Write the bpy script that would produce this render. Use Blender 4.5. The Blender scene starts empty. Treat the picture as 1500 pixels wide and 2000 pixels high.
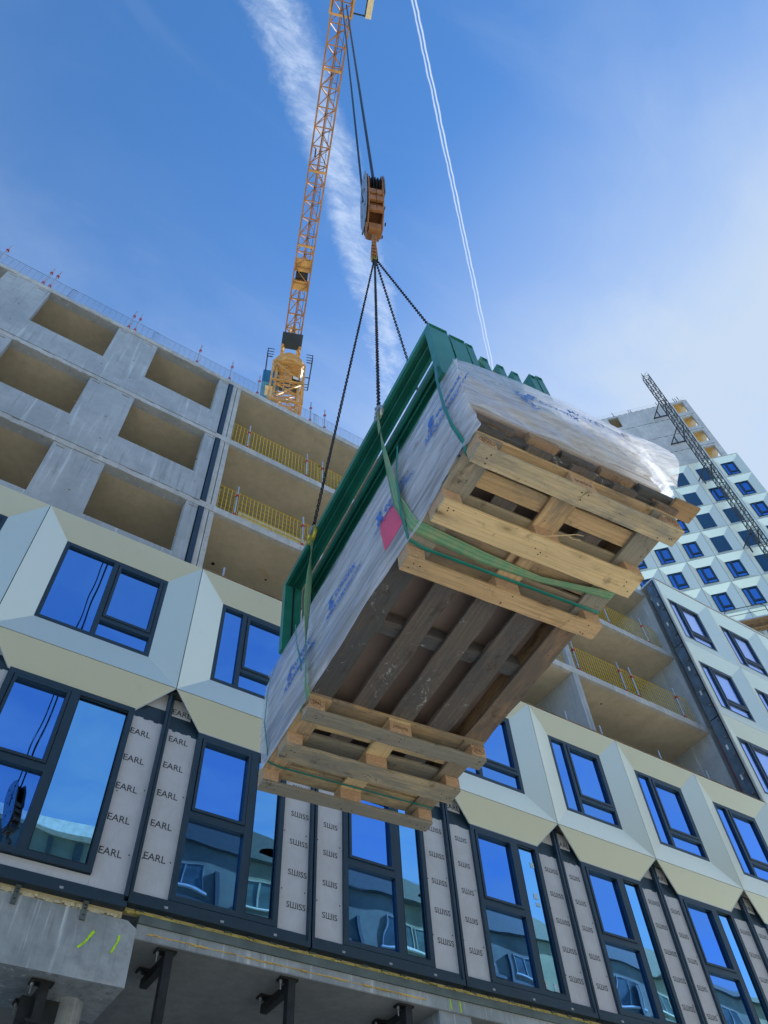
import bpy, math, random
import numpy as np
from mathutils import Matrix, Vector, noise
random.seed(7)
PI = math.pi
scene = bpy.context.scene
col = scene.collection

# ------------------------------------------------------------------ camera
RC = [[0.8437814407920187, -0.5346830145672806, -0.046335236140444234],
      [0.4101989623331941, 0.6981812182403555, -0.5867536091045238],
      [0.3460775801402283, 0.4760851398958583, 0.8084387720134563]]
cd = bpy.data.cameras.new('camera')
cam = bpy.data.objects.new('camera', cd)
col.objects.link(cam)
M = Matrix.Identity(4)
for i in range(3):
    M[i][0] = RC[0][i]; M[i][1] = -RC[1][i]; M[i][2] = -RC[2][i]
cam.matrix_world = M
cd.sensor_fit = 'HORIZONTAL'
cd.sensor_width = 36.0
cd.lens = 36.0 * 1522.97 / 1500.0
cd.clip_end = 6000
cd.clip_start = 0.05
scene.camera = cam

# ------------------------------------------------------------------ sun + sky
SUN_EL, SUN_AZ = 36.0, 13.0          # azimuth counted from +X towards +Y
sl = bpy.data.lights.new('sun', 'SUN')
sl.energy = 4.8
sl.angle = math.radians(0.5)
sl.color = (1.0, 0.95, 0.87)
so = bpy.data.objects.new('sun', sl)
col.objects.link(so)
sd = Vector((math.cos(math.radians(SUN_EL)) * math.cos(math.radians(SUN_AZ)),
             math.cos(math.radians(SUN_EL)) * math.sin(math.radians(SUN_AZ)),
             math.sin(math.radians(SUN_EL))))
so.rotation_euler = sd.to_track_quat('Z', 'Y').to_euler()
so.location = sd * 200

scene.view_settings.view_transform = 'Standard'
scene.view_settings.look = 'None'
scene.view_settings.gamma = 1
scene.view_settings.exposure = 1.15
scene.view_settings.use_curve_mapping = False

world = bpy.data.worlds.new('World')
scene.world = world
world.use_nodes = True


class NT:
    """tiny node-tree writer"""
    def __init__(s, tree):
        s.t = tree
        s.t.nodes.clear()

    def n(s, typ, ins=None, **props):
        nd = s.t.nodes.new(typ)
        for k, v in props.items():
            setattr(nd, k, v)
        if ins:
            for k, v in ins.items():
                sock = nd.inputs[k]
                if isinstance(v, bpy.types.NodeSocket):
                    s.t.links.new(v, sock)
                else:
                    sock.default_value = v
        return nd

    def math(s, op, a, b=0.0, c=0.0, clamp=False):
        nd = s.n('ShaderNodeMath', {0: a, 1: b, 2: c}, operation=op)
        nd.use_clamp = clamp
        return nd.outputs[0]

    def vmath(s, op, a, b=(0, 0, 0)):
        nd = s.n('ShaderNodeVectorMath', {0: a, 1: b}, operation=op)
        return nd.outputs['Value'] if op in ('DOT_PRODUCT', 'LENGTH') else nd.outputs[0]

    def noise(s, vec, scale, detail=4, rough=0.55, dist=0.0):
        return s.n('ShaderNodeTexNoise', {'Vector': vec, 'Scale': scale, 'Detail': detail,
                                          'Roughness': rough, 'Distortion': dist}).outputs['Fac']

    def ramp(s, fac, stops):
        nd = s.n('ShaderNodeValToRGB', {'Fac': fac})
        el = nd.color_ramp.elements
        while len(el) < len(stops):
            el.new(0.5)
        for e, (p, c) in zip(el, stops):
            e.position = p
            e.color = (*c, 1) if len(c) == 3 else c
        return nd.outputs['Color']

    def mix(s, fac, a, b, mode='MIX'):
        nd = s.n('ShaderNodeMix', data_type='RGBA', blend_type=mode)
        for idx, v in ((0, fac), (6, a), (7, b)):
            sock = nd.inputs[idx]
            if isinstance(v, bpy.types.NodeSocket):
                s.t.links.new(v, sock)
            else:
                sock.default_value = v if idx == 0 else ((*v, 1) if len(v) == 3 else v)
        return nd.outputs[2]

    def smooth(s, x, a, b, lo=0.0, hi=1.0):
        nd = s.n('ShaderNodeMapRange', {'Value': x, 'From Min': a, 'From Max': b, 'To Min': lo, 'To Max': hi},
                 interpolation_type='SMOOTHSTEP')
        return nd.outputs[0]


w = NT(world.node_tree)
sky = w.n('ShaderNodeTexSky', sky_type='NISHITA')
sky.sun_disc = False
sky.sun_elevation = math.radians(SUN_EL)
sky.sun_rotation = math.radians(90 - SUN_AZ)
sky.altitude = 50
sky.air_density = 1.0
sky.dust_density = 0.25
sky.ozone_density = 4.5
tc = w.n('ShaderNodeTexCoord')
sep = w.n('ShaderNodeSeparateXYZ', {0: tc.outputs['Generated']})
zc = w.math('MAXIMUM', sep.outputs[2], 0.08)
px = w.math('DIVIDE', sep.outputs[0], zc)
py = w.math('DIVIDE', sep.outputs[1], zc)
P = w.n('ShaderNodeCombineXYZ', {0: px, 1: py, 2: 0.0}).outputs[0]
# wide old contrail
nx, ny = -0.654, 0.756
s0 = nx * -0.03 + ny * 0.075
across = w.math('SUBTRACT', w.vmath('DOT_PRODUCT', P, (nx, ny, 0)), s0)
along = w.vmath('DOT_PRODUCT', P, (0.756, 0.654, 0))
bend = w.math('MULTIPLY', w.math('SUBTRACT', w.noise(P, 3.0, 2), 0.5), 0.02)
across = w.math('ADD', across, bend)
curve = w.math('MULTIPLY', w.math('POWER', w.math('ABSOLUTE', w.math('SUBTRACT', along, 0.22)), 2.0), 0.22)
across = w.math('SUBTRACT', across, w.math('SUBTRACT', curve, 0.004))
edge = w.math('MULTIPLY', w.math('SUBTRACT', w.noise(P, 60.0, 8, 0.72), 0.5), 0.030)
edge2 = w.math('MULTIPLY', w.math('SUBTRACT', w.noise(P, 14.0, 3, 0.6), 0.5), 0.026)
dist = w.math('ABSOLUTE', w.math('ADD', across, w.math('ADD', edge, edge2)))
trail = w.smooth(dist, 0.008, 0.037, 1.0, 0.0)
fib = w.n('ShaderNodeMapping', {'Vector': P, 'Rotation': (0, 0, math.radians(-70)), 'Scale': (1.0, 2.4, 1.0)}).outputs[0]
puff = w.noise(fib, 22.0, 9, 0.72, 0.4)
trail = w.math('MULTIPLY', trail, w.smooth(puff, 0.32, 0.70, 0.26, 0.72))
# fresh double contrail
nx2, ny2 = -0.671, 0.741
s2 = nx2 * 0.16 + ny2 * 0.06
ac2 = w.math('SUBTRACT', w.vmath('DOT_PRODUCT', P, (nx2, ny2, 0)), s2)
wig = w.math('MULTIPLY', w.math('SUBTRACT', w.noise(P, 55.0, 3), 0.5), 0.0030)
ac2 = w.math('ADD', ac2, wig)
al2 = w.vmath('DOT_PRODUCT', P, (0.741, 0.671, 0))
l1 = w.smooth(w.math('ABSOLUTE', w.math('SUBTRACT', ac2, 0.0018)), 0.0003, 0.0015, 0.8, 0.0)
l2 = w.smooth(w.math('ABSOLUTE', w.math('ADD', ac2, 0.0020)), 0.0003, 0.0015, 0.9, 0.0)
thin = w.math('MAXIMUM', l1, l2)
# soft cirrus veil
veil_v = w.n('ShaderNodeMapping', {'Vector': P, 'Rotation': (0, 0, math.radians(-42)), 'Scale': (1.0, 2.6, 1.0)}).outputs[0]
veil = w.noise(veil_v, 2.2, 5, 0.55, 0.8)
veil = w.smooth(veil, 0.45, 0.80, 0.0, 0.16)
# thin high haze that thickens towards the sun
toward = w.vmath('DOT_PRODUCT', w.vmath('NORMALIZE', tc.outputs['Generated']), tuple(sd))
haze = w.smooth(toward, 0.72, 1.0, 0.0, 0.60)
elv = w.n('ShaderNodeSeparateXYZ', {0: w.vmath('NORMALIZE', tc.outputs['Generated'])}).outputs[2]
low = w.math('MULTIPLY', w.smooth(elv, 1.0, 0.72, 0.0, 0.62), w.smooth(toward, -0.35, 0.70, 0.0, 1.0))
low = w.math('MULTIPLY', low, w.smooth(w.noise(P, 2.4, 6, 0.62, 0.5), 0.30, 0.70, 0.45, 1.25))
haze = w.math('ADD', haze, low, clamp=True)
hz_n = w.math('MULTIPLY', haze, w.smooth(w.noise(veil_v, 1.1, 4, 0.5), 0.2, 0.8, 0.80, 1.12))
veil = w.math('ADD', veil, hz_n, clamp=True)
cl = w.math('MAXIMUM', w.math('MAXIMUM', trail, thin), veil)
hs = w.n('ShaderNodeHueSaturation', {'Saturation': 1.18, 'Value': 1.0, 'Color': sky.outputs[0]})
cool = w.mix(w.math('MAXIMUM', trail, thin), (2.25, 2.75, 3.45), (2.7, 3.25, 4.25))
skyc = w.mix(cl, hs.outputs[0], cool)
bg = w.n('ShaderNodeBackground', {'Color': skyc, 'Strength': 0.118})
w.n('ShaderNodeOutputWorld', {'Surface': bg.outputs[0]})


# ------------------------------------------------------------------ materials
def new_mat(name):
    m = bpy.data.materials.new(name)
    m.use_nodes = True
    return m, NT(m.node_tree)


def principled(t, **k):
    ins = {}
    for a, v in k.items():
        key = {'color': 'Base Color', 'rough': 'Roughness', 'metal': 'Metallic', 'normal': 'Normal',
               'spec': 'Specular IOR Level', 'coat': 'Coat Weight', 'alpha': 'Alpha', 'trans': 'Transmission Weight'}[a]
        if key == 'Base Color' and not isinstance(v, bpy.types.NodeSocket) and len(v) == 3:
            v = (*v, 1)
        ins[key] = v
    b = t.n('ShaderNodeBsdfPrincipled', ins)
    t.n('ShaderNodeOutputMaterial', {'Surface': b.outputs[0]})
    return b


def bump(t, h, strength=0.3, dist=0.01):
    return t.n('ShaderNodeBump', {'Height': h, 'Strength': strength, 'Distance': dist}).outputs[0]


def concrete(name, c1, c2, streak=0.35, rust=0.12, rough=0.85, big=0.5):
    m, t = new_mat(name)
    g = t.n('ShaderNodeNewGeometry').outputs['Position']
    n1 = t.noise(g, 0.9, 6, 0.6, 0.4)
    n2 = t.noise(g, 5.0, 6, 0.65)
    n3 = t.noise(g, 45.0, 3, 0.6)
    base = t.mix(t.smooth(n1, 0.32, 0.68), c1, c2)
    base = t.mix(t.smooth(n2, 0.35, 0.75, 0, big), base, tuple(x * 0.72 for x in c1))
    sv = t.n('ShaderNodeMapping', {'Vector': g, 'Scale': (7.0, 7.0, 0.35)}).outputs[0]
    st = t.noise(sv, 1.6, 5, 0.6)
    base = t.mix(t.smooth(st, 0.56, 0.74, 0, streak), base, tuple(min(1, x * 1.5) for x in c2))
    base = t.mix(t.smooth(st, 0.44, 0.28, 0, streak), base, tuple(x * 0.62 for x in c1))
    ru = t.noise(t.vmath('ADD', g, (13, 5, 2)), 1.3, 5, 0.7, 1.0)
    base = t.mix(t.smooth(ru, 0.60, 0.78, 0, rust * 3), base, (c1[0] * 0.95, c1[1] * 0.70, c1[2] * 0.42))
    pit = t.n('ShaderNodeTexVoronoi', {'Vector': g, 'Scale': 9.0}).outputs['Distance']
    base = t.mix(t.smooth(pit, 0.055, 0.02, 0, 0.5), base, (0.06, 0.055, 0.05))
    h = t.math('ADD', t.math('MULTIPLY', n3, 0.3), n2)
    principled(t, color=base, rough=rough, spec=0.3, normal=bump(t, h, 0.35, 0.012))
    return m


MAT = {}
MAT['wall'] = concrete('concrete_wall', (0.36, 0.405, 0.45), (0.47, 0.515, 0.555), 0.55, 0.06, big=0.3)
MAT['soffit'] = concrete('concrete_soffit', (0.50, 0.45, 0.34), (0.60, 0.54, 0.42), 0.10, 0.25, big=0.35)
MAT['slab'] = concrete('concrete_slab_edge', (0.46, 0.47, 0.47), (0.60, 0.61, 0.60), 0.35, 0.06)
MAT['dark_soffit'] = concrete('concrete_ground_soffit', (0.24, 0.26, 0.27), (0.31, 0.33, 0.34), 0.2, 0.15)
MAT['beam'] = concrete('concrete_beam', (0.30, 0.35, 0.39), (0.44, 0.49, 0.53), 0.95, 0.33, big=0.7)


def metal_panel(name, c, metal=0.55, rough=0.36):
    m, t = new_mat(name)
    g = t.n('ShaderNodeNewGeometry').outputs['Position']
    info = t.n('ShaderNodeObjectInfo').outputs['Random']
    n = t.noise(g, 0.7, 4, 0.5)
    base = t.mix(t.math('ADD', t.math('MULTIPLY', n, 0.35), t.math('MULTIPLY', info, 0.35)), c, tuple(x * 0.88 for x in c))
    br = t.n('ShaderNodeMapping', {'Vector': g, 'Scale': (1, 1, 30)}).outputs[0]
    r = t.math('ADD', t.math('MULTIPLY', t.noise(br, 3, 3), 0.10), rough - 0.05)
    dirt = t.noise(g, 3.5, 6, 0.7)
    base = t.mix(t.smooth(dirt, 0.58, 0.80, 0, 0.12), base, (0.30, 0.29, 0.24))
    principled(t, color=base, metal=metal, rough=r, normal=bump(t, t.noise(g, 1.3, 3), 0.22, 0.03))
    return m


MAT['panel'] = metal_panel('champagne_panel', (0.82, 0.86, 0.73))
MAT['capping'] = metal_panel('capping', (0.62, 0.66, 0.66), 0.5, 0.4)


def simple(name, c, rough=0.5, metal=0.0, var=0.15, scale=6.0, bumpy=0.15, spec=0.5, dirt=(0.2, 0.2, 0.2), dirtf=0.15):
    m, t = new_mat(name)
    o = t.n('ShaderNodeTexCoord').outputs['Object']
    n = t.noise(o, scale, 5, 0.6)
    base = t.mix(t.smooth(n, 0.3, 0.7), tuple(x * (1 - var) for x in c), tuple(min(1, x * (1 + var)) for x in c))
    d = t.noise(o, scale * 3.3, 6, 0.7)
    base = t.mix(t.smooth(d, 0.56, 0.8, 0, dirtf), base, dirt)
    principled(t, color=base, rough=rough, metal=metal, spec=spec, normal=bump(t, d, bumpy, 0.004))
    return m


MAT['frame'] = simple('window_frame_navy', (0.012, 0.038, 0.068), 0.40, 0.0, 0.1, 3, 0.05, dirtf=0.06)
MAT['frame_dark'] = simple('window_gasket', (0.008, 0.012, 0.018), 0.6)
MAT['channel'] = simple('navy_channel', (0.012, 0.036, 0.064), 0.45, 0.0, 0.12, 3, 0.05, dirtf=0.12)
MAT['blind'] = simple('navy_blank_pane', (0.012, 0.055, 0.13), 0.22, 0.0, 0.08, 0.6, 0.02, dirtf=0.0)
MAT['yellow'] = simple('crane_yellow', (0.48, 0.27, 0.075), 0.45, 0.0, 0.22, 1.5, 0.1, dirt=(0.18, 0.09, 0.04), dirtf=0.5)
MAT['jib'] = simple('jib_yellow_shaded', (0.30, 0.15, 0.05), 0.45, 0.0, 0.25, 1.5, 0.1, dirt=(0.10, 0.05, 0.03), dirtf=0.5)  # crane yellow darkened: shade on the jib seen from below, put into the colour
MAT['orange'] = simple('block_orange', (0.36, 0.165, 0.065), 0.5, 0.0, 0.25, 6, 0.25, dirt=(0.10, 0.05, 0.03), dirtf=0.7)
MAT['black'] = simple('black_steel', (0.020, 0.023, 0.027), 0.5, 0.3, 0.25, 8)
MAT['dark_lattice'] = simple('dark_galvanised', (0.055, 0.065, 0.07), 0.5, 0.5, 0.2, 3)
MAT['steel'] = simple('galvanised_steel', (0.42, 0.44, 0.46), 0.42, 0.75, 0.2, 12)
MAT['chain'] = simple('chain_steel', (0.045, 0.043, 0.045), 0.38, 0.85, 0.4, 30, dirt=(0.10, 0.06, 0.04), dirtf=0.4)
MAT['brass'] = simple('yellow_shackle', (0.50, 0.42, 0.06), 0.35, 0.55, 0.4, 18, dirt=(0.06, 0.05, 0.04), dirtf=0.8)
MAT['rope'] = simple('wire_rope', (0.030, 0.034, 0.04), 0.5, 0.5)
MAT['mesh_yellow'] = simple('yellow_wire', (0.85, 0.62, 0.03), 0.45, 0.0, 0.1, 3)
MAT['mesh_grey'] = simple('grey_wire', (0.30, 0.34, 0.38), 0.4, 0.6)
MAT['post'] = simple('rail_post', (0.50, 0.52, 0.56), 0.4, 0.6, 0.15, 6)
MAT['red'] = simple('red_clamp', (0.50, 0.03, 0.04), 0.4)
MAT['green'] = simple('green_paint', (0.020, 0.205, 0.160), 0.32, 0.0, 0.18, 2.5, 0.10, dirt=(0.04, 0.10, 0.08), dirtf=0.35)
MAT['teal'] = simple('teal_binding_strap', (0.010, 0.20, 0.18), 0.35, 0.0, 0.1, 8)
MAT['cab'] = simple('cab_blue_glass', (0.03, 0.18, 0.35), 0.12, 0.3)
MAT['lampglass'] = simple('lamp_glass', (0.6, 0.58, 0.5), 0.2)
MAT['pink'] = simple('pink_label', (0.72, 0.10, 0.22), 0.45, 0.0, 0.12, 6)
MAT['ink_blue'] = simple('blue_ink', (0.03, 0.16, 0.58), 0.4, 0.0, 0.3, 30, 0, dirt=(0.42, 0.52, 0.78), dirtf=0.8)
MAT['ink_grey'] = simple('grey_ink', (0.045, 0.052, 0.065), 0.6, 0.0, 0.2, 30, 0)
MAT['ink_brown'] = simple('burnt_stamp', (0.055, 0.022, 0.014), 0.8, 0.0, 0.3, 60, 0, dirt=(0.30, 0.2, 0.15), dirtf=0.6)
MAT['lime'] = simple('lime_marker_paint', (0.45, 0.80, 0.01), 0.6, 0.0, 0.2, 20)
MAT['foam'] = simple('pu_foam', (0.55, 0.50, 0.16), 0.8, 0.0, 0.25, 9, 0.8)
MAT['foam_white'] = simple('pu_foam_pale', (0.60, 0.56, 0.40), 0.8, 0.0, 0.2, 9, 0.8)
MAT['plaster'] = simple('grey_steel_angle', (0.12, 0.155, 0.155), 0.55, 0.2, 0.25, 2.5)
MAT['pl_yellow'] = simple('yellow_sheathing', (0.62, 0.42, 0.13), 0.7, 0.0, 0.2, 1.5)
MAT['cream'] = simple('cream_timber', (0.62, 0.54, 0.34), 0.7, 0.0, 0.1, 4)
MAT['sheet'] = simple('stacked_sheet', (0.60, 0.58, 0.56), 0.6, 0.0, 0.12, 3)
MAT['sheet_dark'] = simple('stacked_sheet_grey', (0.36, 0.36, 0.37), 0.6, 0.0, 0.12, 3)
MAT['sticker_pale'] = simple('pale_sticker', (0.42, 0.62, 0.75), 0.4)
MAT['membrane_blue'] = simple('navy_membrane', (0.09, 0.15, 0.22), 0.45, 0.0, 0.3, 2.0, 0.4, dirt=(0.2, 0.25, 0.3), dirtf=0.4)
MAT['opp'] = simple('opposite_cladding', (0.25, 0.25, 0.18), 0.75, 0.0, 0.3, 0.5, 0.2, dirt=(0.12, 0.13, 0.11), dirtf=0.6)
MAT['opp_window'] = simple('pale_grey_frame', (0.34, 0.36, 0.33), 0.5, 0.0, 0.3, 1.0)
MAT['opp_dark'] = simple('opposite_roof', (0.07, 0.09, 0.09), 0.6)
MAT['white'] = simple('white_frame', (0.72, 0.74, 0.74), 0.5)
MAT['ground'] = concrete('site_ground', (0.44, 0.41, 0.34), (0.56, 0.52, 0.44), 0.1, 0.3, big=.2)


def board_mat():
    m, t = new_mat('fibre_cement_board')
    g = t.n('ShaderNodeNewGeometry').outputs['Position']
    v = t.n('ShaderNodeMapping', {'Vector': g, 'Scale': (14, 14, 0.7)}).outputs[0]
    n = t.noise(v, 3, 5, 0.65)
    c = t.mix(n, (0.47, 0.51, 0.58), (0.61, 0.65, 0.72))
    b = t.noise(g, 1.8, 6, 0.7, 0.6)
    c = t.mix(t.smooth(b, 0.3, 0.75, 0, 0.75), c, (0.44, 0.46, 0.50))
    sp = t.noise(g, 60, 2)
    principled(t, color=c, rough=0.75, normal=bump(t, sp, 0.15, 0.003))
    return m


MAT['board'] = board_mat()


def glass_mat(name, tint, rough=0.008, wav=0.10, wsc=0.9):
    m, t = new_mat(name)
    g = t.n('ShaderNodeNewGeometry').outputs['Position']
    n = t.noise(g, wsc, 1, 0.4)
    rnd = t.n('ShaderNodeObjectInfo').outputs['Random']
    sm = t.noise(g, 2.5, 6, 0.7)
    tint = t.mix(t.math('MULTIPLY', rnd, 0.45), tint, tuple(x * 0.72 for x in tint))
    rough = t.math('ADD', rough, t.smooth(sm, 0.5, 0.8, 0.0, 0.05))
    principled(t, color=tint, metal=1.0, rough=rough, normal=bump(t, n, wav, 0.06))
    return m


MAT['glass'] = glass_mat('coated_glass', (0.12, 0.33, 0.76))
MAT['pane_plain'] = simple('plain_pane', (0.09, 0.15, 0.16), 0.25, 0.0, 0.5, 0.5)
MAT['glass_fix'] = glass_mat('coated_glass_clear', (0.24, 0.56, 0.86))
MAT['glass_film'] = glass_mat('filmed_glass', (0.42, 0.55, 0.90), 0.22)


def wood(name, light, dark, grey, gf, dirtf=0.3, wet=0.0, knots=1.0, rough=0.75):
    """board wood: object X runs along the grain"""
    m, t = new_mat(name)
    oc = t.n('ShaderNodeTexCoord').outputs['Object']
    rnd = t.n('ShaderNodeObjectInfo').outputs['Random']
    off = t.n('ShaderNodeCombineXYZ', {0: t.math('MULTIPLY', rnd, 37.0), 1: t.math('MULTIPLY', rnd, 91.0), 2: t.math('MULTIPLY', rnd, 53.0)}).outputs[0]
    v = t.vmath('ADD', oc, off)
    vg = t.n('ShaderNodeMapping', {'Vector': v, 'Scale': (1.0, 9.0, 9.0)}).outputs[0]
    warp = t.noise(vg, 0.9, 2, 0.5)
    rings = t.n('ShaderNodeTexWave', {'Vector': vg, 'Scale': 1.1, 'Distortion': 14.0, 'Detail': 4.0, 'Detail Scale': 0.7},
                wave_type='BANDS', bands_direction='Y').outputs['Fac']
    vf = t.n('ShaderNodeMapping', {'Vector': v, 'Scale': (2.5, 85.0, 85.0)}).outputs[0]
    fine = t.noise(vf, 1.6, 4, 0.6)
    rn_ = t.math('MULTIPLY', rings, t.smooth(t.noise(v, 3.0, 3), 0.3, 0.7, 0.15, 0.62))
    c = t.mix(rn_, light, dark)
    patch = t.noise(t.n('ShaderNodeMapping', {'Vector': v, 'Scale': (1.2, 6.0, 6.0)}).outputs[0], 1.0, 4, 0.6)
    c = t.mix(t.smooth(patch, 0.35, 0.7, 0, 0.5), c, tuple(x * 0.75 for x in light))
    c = t.mix(t.smooth(fine, 0.4, 0.75, 0, 0.45), c, tuple(x * 0.55 for x in dark))
    # tone differs board by board
    c = t.mix(t.smooth(rnd, 0.0, 1.0, 0.0, 0.30), c, tuple(x * 0.62 for x in dark))
    vk = t.n('ShaderNodeMapping', {'Vector': v, 'Scale': (3.2, 8.5, 8.5)}).outputs[0]
    kn = t.n('ShaderNodeTexVoronoi', {'Vector': vk, 'Scale': 1.0, 'Randomness': 1.0}).outputs['Distance']
    km = t.smooth(kn, 0.16, 0.05, 0, 0.9 * knots)
    kr = t.smooth(kn, 0.30, 0.15, 0, 0.4 * knots)
    c = t.mix(kr, c, tuple(x * 0.55 for x in dark))
    c = t.mix(km, c, (0.07, 0.03, 0.015))
    gz = t.noise(t.n('ShaderNodeMapping', {'Vector': v, 'Scale': (1.6, 5.0, 5.0)}).outputs[0], 1.3, 6, 0.7)
    shift = t.math('ADD', gz, t.math('MULTIPLY', t.math('SUBTRACT', rnd, 0.5), 0.35))
    c = t.mix(t.smooth(shift, 0.60 - gf * 0.35, 0.78 - gf * 0.25, 0, 0.9), c, t.mix(fine, grey, tuple(x * 0.45 for x in grey)))
    st = t.noise(v, 7.0, 6, 0.75, 0.5)
    c = t.mix(t.smooth(st, 0.55, 0.72, 0, dirtf), c, (0.045, 0.035, 0.028))
    spot = t.noise(v, 26.0, 4, 0.8)
    c = t.mix(t.smooth(spot, 0.62, 0.72, 0, 0.8), c, (0.03, 0.025, 0.02))
    if wet:
        wp = t.noise(v, 4.0, 7, 0.85, 1.2)
        sp = t.noise(v, 38.0, 5, 0.8)
        mk = t.math('MULTIPLY', t.smooth(wp, 0.56, 0.66), t.smooth(sp, 0.48, 0.60))
        c = t.mix(t.math('MULTIPLY', mk, wet), c, (0.50, 0.55, 0.58))
    h = t.math('ADD', t.math('MULTIPLY', fine, 0.6), t.math('MULTIPLY', rings, 0.3))
    principled(t, color=c, rough=rough, spec=0.25, normal=bump(t, h, 0.5, 0.004))
    return m


MAT['pine'] = wood('pine_board', (0.60, 0.45, 0.27), (0.42, 0.28, 0.15), (0.32, 0.29, 0.24), 0.60, 0.75)
MAT['pine_pale'] = wood('pale_pine_board', (0.70, 0.57, 0.35), (0.60, 0.44, 0.23), (0.40, 0.37, 0.29), 0.40, 0.50)
MAT['pine_grey'] = wood('weathered_board', (0.56, 0.49, 0.34), (0.42, 0.34, 0.22), (0.30, 0.31, 0.29), 0.85, 0.80)
MAT['block'] = wood('chip_block', (0.44, 0.29, 0.18), (0.34, 0.20, 0.12), (0.28, 0.20, 0.14), 0.15, 0.3, knots=0.2)
MAT['old_wood'] = wood('old_dark_board', (0.15, 0.135, 0.13), (0.10, 0.09, 0.085), (0.105, 0.115, 0.13), 0.7, 0.75, wet=0.9, knots=0.5)
MAT['card'] = simple('grey_card', (0.25, 0.205, 0.195), 0.8, 0.0, 0.15, 2.5)
MAT['old_brown'] = wood('old_brown_board', (0.34, 0.25, 0.18), (0.23, 0.16, 0.11), (0.17, 0.155, 0.145), 0.35, 0.6, wet=0.15, knots=0.6)
MAT['bearer'] = wood('bearer_wood', (0.36, 0.26, 0.16), (0.24, 0.16, 0.09), (0.09, 0.08, 0.07), 0.25, 0.5)


def chip_mat():
    m, t = new_mat('pressed_chip_block')
    oc = t.n('ShaderNodeTexCoord').outputs['Object']
    rnd = t.n('ShaderNodeObjectInfo').outputs['Random']
    v = t.vmath('ADD', oc, t.n('ShaderNodeCombineXYZ', {0: rnd, 1: t.math('MULTIPLY', rnd, 7.0), 2: 0.0}).outputs[0])
    vo = t.n('ShaderNodeTexVoronoi', {'Vector': t.n('ShaderNodeMapping', {'Vector': v, 'Scale': (60, 130, 130)}).outputs[0], 'Scale': 1.0})
    c = t.mix(vo.outputs['Distance'], (0.60, 0.44, 0.31), (0.40, 0.26, 0.17))
    c = t.mix(t.smooth(t.noise(v, 9, 5, 0.7), 0.4, 0.7, 0, 0.5), c, (0.36, 0.24, 0.16))
    principled(t, color=c, rough=0.85, spec=0.2, normal=bump(t, vo.outputs['Distance'], 0.6, 0.004))
    return m


MAT['chip'] = chip_mat()


def webbing_mat():
    m, t = new_mat('green_webbing')
    uv = t.n('ShaderNodeUVMap').outputs[0]
    s = t.n('ShaderNodeSeparateXYZ', {0: uv})
    x = s.outputs[0]
    stripes = t.math('ABSOLUTE', t.math('SUBTRACT', t.math('FRACT', t.math('MULTIPLY', x, 3.0)), 0.5))
    line = t.smooth(stripes, 0.10, 0.03, 0, 0.85)
    n = t.noise(t.n('ShaderNodeTexCoord').outputs['Object'], 14, 5, 0.7)
    c = t.mix(t.smooth(n, 0.35, 0.7, 0, 0.8), (0.15, 0.36, 0.22), (0.31, 0.38, 0.23))
    c = t.mix(line, c, (0.03, 0.19, 0.12))
    weave = t.math('SINE', t.math('MULTIPLY', s.outputs[1], 900.0))
    principled(t, color=c, rough=0.85, normal=bump(t, weave, 0.15, 0.002))
    return m


MAT['web'] = webbing_mat()


def film_mat():
    m, t = new_mat('wrapping_film')
    oc = t.n('ShaderNodeTexCoord').outputs['Object']
    lw = t.n('ShaderNodeLayerWeight', {'Blend': 0.35}).outputs['Facing']
    v = t.n('ShaderNodeMapping', {'Vector': oc, 'Rotation': (0.12, 0, 0), 'Scale': (3.0, 0.9, 12.0)}).outputs[0]
    cre = t.noise(v, 2.2, 5, 0.6, 0.8)
    fine = t.noise(t.n('ShaderNodeMapping', {'Vector': oc, 'Rotation': (0.1, 0.2, 0), 'Scale': (12, 2.5, 55)}).outputs[0], 1.5, 3, 0.6)
    nm = bump(t, t.math('ADD', cre, t.math('MULTIPLY', fine, 0.25)), 0.35, 0.012)
    b = t.n('ShaderNodeBsdfPrincipled', {'Base Color': (0.74, 0.83, 1.0, 1), 'Roughness': 0.20, 'Specular IOR Level': 0.7, 'Normal': nm,
                                         'Coat Weight': 0.8, 'Coat Roughness': 0.06})
    tl = t.n('ShaderNodeBsdfTranslucent', {'Color': (0.90, 0.93, 1.0, 1)})
    tr = t.n('ShaderNodeBsdfTransparent', {'Color': (0.96, 0.97, 1.0, 1)})
    a = t.n('ShaderNodeMixShader', {0: 0.30, 1: b.outputs[0], 2: tl.outputs[0]})
    fac = t.math('ADD', 0.40, t.math('MULTIPLY', lw, 0.40))
    fac = t.math('ADD', fac, t.smooth(cre, 0.35, 0.7, -0.10, 0.32), clamp=True)
    mx = t.n('ShaderNodeMixShader', {0: fac, 1: tr.outputs[0], 2: a.outputs[0]})
    t.n('ShaderNodeOutputMaterial', {'Surface': mx.outputs[0]})
    return m


MAT['film'] = film_mat()


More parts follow.
